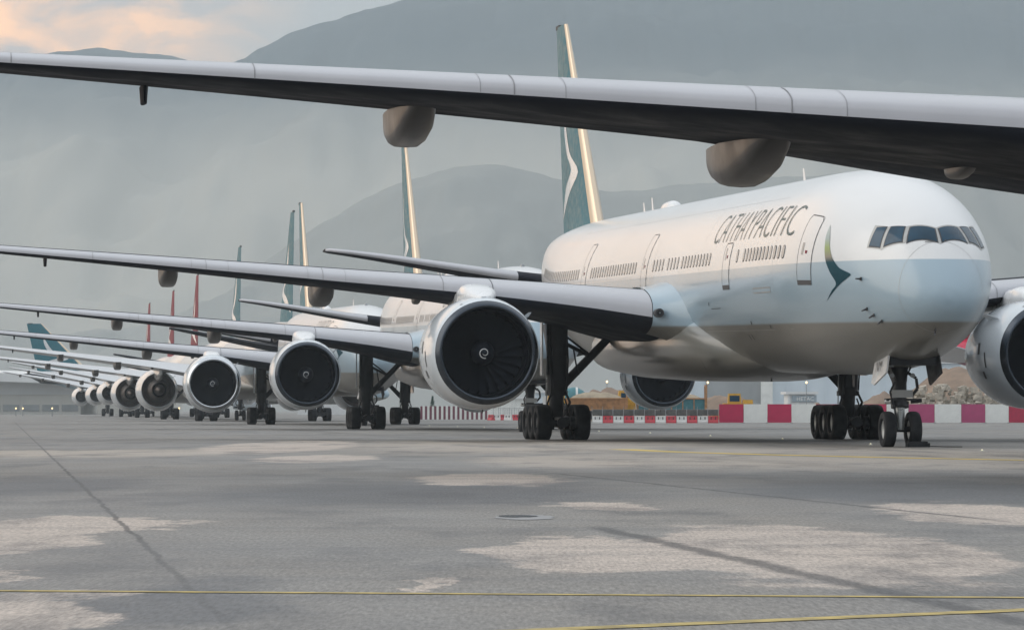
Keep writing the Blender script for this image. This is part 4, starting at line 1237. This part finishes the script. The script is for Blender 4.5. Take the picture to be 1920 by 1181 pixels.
tm, w = building('terminal', -180, 150, 950, 4.6, 40, M['cream'], 'long cream terminal wall at far left below a pale roof', 'terminal', 9)
b = MB()
for i in range(9):
    b.box((-w/2+w*(i+.5)/9, -.2, 1.5), (w/9-.8, .1, 1.5))
b.build('window', M['bglass'], tm, smooth=0)
b = MB(); b.box((0, 1.5, 6.3), (w, 3, 3.0)); b.build('upper_wall', M['roofp'], tm, smooth=0)
b = MB(); rows = []
for i in range(13):
    f = i/12; rows.append([(-w/2-4+(w+34)*f, -6, 10.2-4.4*f*f), (-w/2-4+(w+34)*f, 36, 11.0-4.4*f*f), (-w/2-4+(w+34)*f, 36, 10.0-4.4*f*f), (-w/2-4+(w+34)*f, -6, 8.0-3.0*f*f)])
b.loft(rows, cap0=True, cap1=True); b.build('canopy_roof', M['roofp'], tm, smooth=40)
building('far_shed', 150, 330, 1000, 3.4, 20, M['cream'], 'low cream shed behind the far left engines', 'shed', 5)
building('far_warehouse', 560, 700, 900, 3.6, 20, M['roofp'], 'low pale warehouse seen under the second engine', 'warehouse', 8)
building('white_store', 1005, 1180, 760, 4.2, 20, M['hangar'], 'low pale store behind the earth heaps by the near main gear', 'store', 6)

# ---- a small dark tree beyond the hoarding
M['leaf'] = mat('dark_leaf', (.035, .075, .06), .8, var=.4, vscale=2)
M['bark'] = mat('bark', (.09, .07, .05), .9, var=.3)
tr = empty('conifer_tree', (X(811, 450), 450, 0)); tag(tr, 'small dark narrow tree standing behind the striped hoarding', 'tree')
b = MB(); b.tube((0, 0, 0), (0, 0, 1.6), .08, .04, 8); b.build('trunk', M['bark'], tr)
b = MB(); random.seed(5)
for i in range(420):
    z = random.uniform(.5, 2.6); rr = .42*(1-(z-.5)/2.3)**.7*random.uniform(.2, 1); a = random.uniform(0, 6.28)
    c = Vector((rr*math.cos(a), rr*math.sin(a), z)); u_ = Vector((random.gauss(0, 1), random.gauss(0, 1), random.gauss(0, 1))).normalized()*.07; v_ = u_.orthogonal().normalized()*.05
    b.add([c-u_, c+v_, c+u_, c-v_], [(0, 1, 2, 3)])
b.build('crown', M['leaf'], tr, smooth=0, fixn=False)

# ------------------------------------------------------------------ hills
def hill_mat(name, lo, hi, z0, z1):
    """dark woodland on the heights; lower slopes painted paler in place of low mist"""
    m = mat(name, lo, .95, spec=.1)
    t = m.node_tree; b = t.nodes['Principled BSDF']
    c = t.nodes.new('ShaderNodeTexCoord'); n1 = t.nodes.new('ShaderNodeTexNoise'); n1.inputs['Scale'].default_value = .008; n1.inputs['Detail'].default_value = 10; n1.inputs['Roughness'].default_value = .65
    t.links.new(c.outputs['Object'], n1.inputs['Vector'])
    sp = t.nodes.new('ShaderNodeSeparateXYZ'); t.links.new(c.outputs['Object'], sp.inputs[0])
    f = t.nodes.new('ShaderNodeMath'); f.operation = 'MULTIPLY_ADD'; t.links.new(n1.outputs[0], f.inputs[0]); f.inputs[1].default_value = (z1-z0)*.3; t.links.new(sp.outputs[2], f.inputs[2])
    t.links.new(mixc(mrange(f.outputs[0], z0+(z1-z0)*.15, z1+(z1-z0)*.15, 1, 0, tree=t), (*lo, 1), (*hi, 1), t), b.inputs['Base Color'])
    return m
def hill(name, dist, crest, m, rough, front, x0=-420, x1=2340, nx=220, ny=40, back=260):
    f = pchip([p[0] for p in crest], [p[1] for p in crest])
    b = MB(); rows = []
    for j in range(ny+1):
        v = j/ny
        row = []
        for i in range(nx+1):
            u = x0+(x1-x0)*i/nx
            hgt = EYE+(HOR-f(u))*dist/FPX
            x = X(u, dist)
            if v < .8:
                k = v/.8; y = dist-front*(1-k); z = hgt*(k**.85)
            else:
                k = (v-.8)/.2; y = dist+back*k; z = hgt*(1-k)**1.1
            am = rough*min(1, z/60)*(1-.85*math.exp(-((v-.8)/.06)**2))
            kk = 2050/dist
            nn = noise.fractal(Vector((x*.012*kk, y*.012*kk, dist*.1)), 1.0, 2.1, 6)
            ridge = noise.fractal(Vector((x*.03*kk, y*.008*kk, 3+dist*.1)), 1.0, 2.1, 4)
            fine = noise.fractal(Vector((x*.08*kk, y*.08*kk, 1.7)), 1.0, 2.2, 3)
            row.append((x, y, max(-2, z+am*(nn*16+ridge*12)+rough*fine*2.0*min(1, z/25)) if v > 0 else -2))
        rows.append(row)
    b.loft(rows, closed=False)
    return tag(b.build(name, m, smooth=180), kind='structure')
hill('hills', 5200, [(-420, 140), (0, 112), (130, 94), (200, 90), (262, 93), (330, 106), (400, 124), (450, 112), (500, 84), (600, 40), (700, 12), (820, -18), (960, -38), (1200, -50), (1600, -50), (1920, -46), (2340, -40)],
     hill_mat('forest_mist_slope', (.012, .036, .056), (.36, .345, .305), 225, 440), 1.7, 1700, back=500)
hill('hills', 3250, [(-420, 640), (0, 640), (200, 622), (400, 560), (520, 470), (640, 400), (740, 348), (820, 322), (920, 308), (1000, 318), (1080, 345), (1140, 356), (1200, 352), (1330, 340), (1500, 330), (1700, 318), (1920, 335), (2340, 360)],
     hill_mat('haze_pale_slope', (.25, .255, .24), (.31, .31, .29), -60, 120), 1.0, 500, back=160)  # pale colour paints extra haze over the near hill

# ------------------------------------------------------------------ haze
hz = bpy.data.materials.new('haze'); hz.use_nodes = True
t = hz.node_tree; t.nodes.clear()
o_ = t.nodes.new('ShaderNodeOutputMaterial'); pv = t.nodes.new('ShaderNodeVolumePrincipled')
pv.inputs['Color'].default_value = (.80, .90, .96, 1); pv.inputs['Density'].default_value = 0.00014; pv.inputs['Anisotropy'].default_value = 0.2
t.links.new(pv.outputs[0], o_.inputs['Volume'])
b = MB(); b.box((60, 2880, 299), (3000, 5980, 600))
h = b.build('haze', hz, smooth=0); tag(h, kind='stuff')
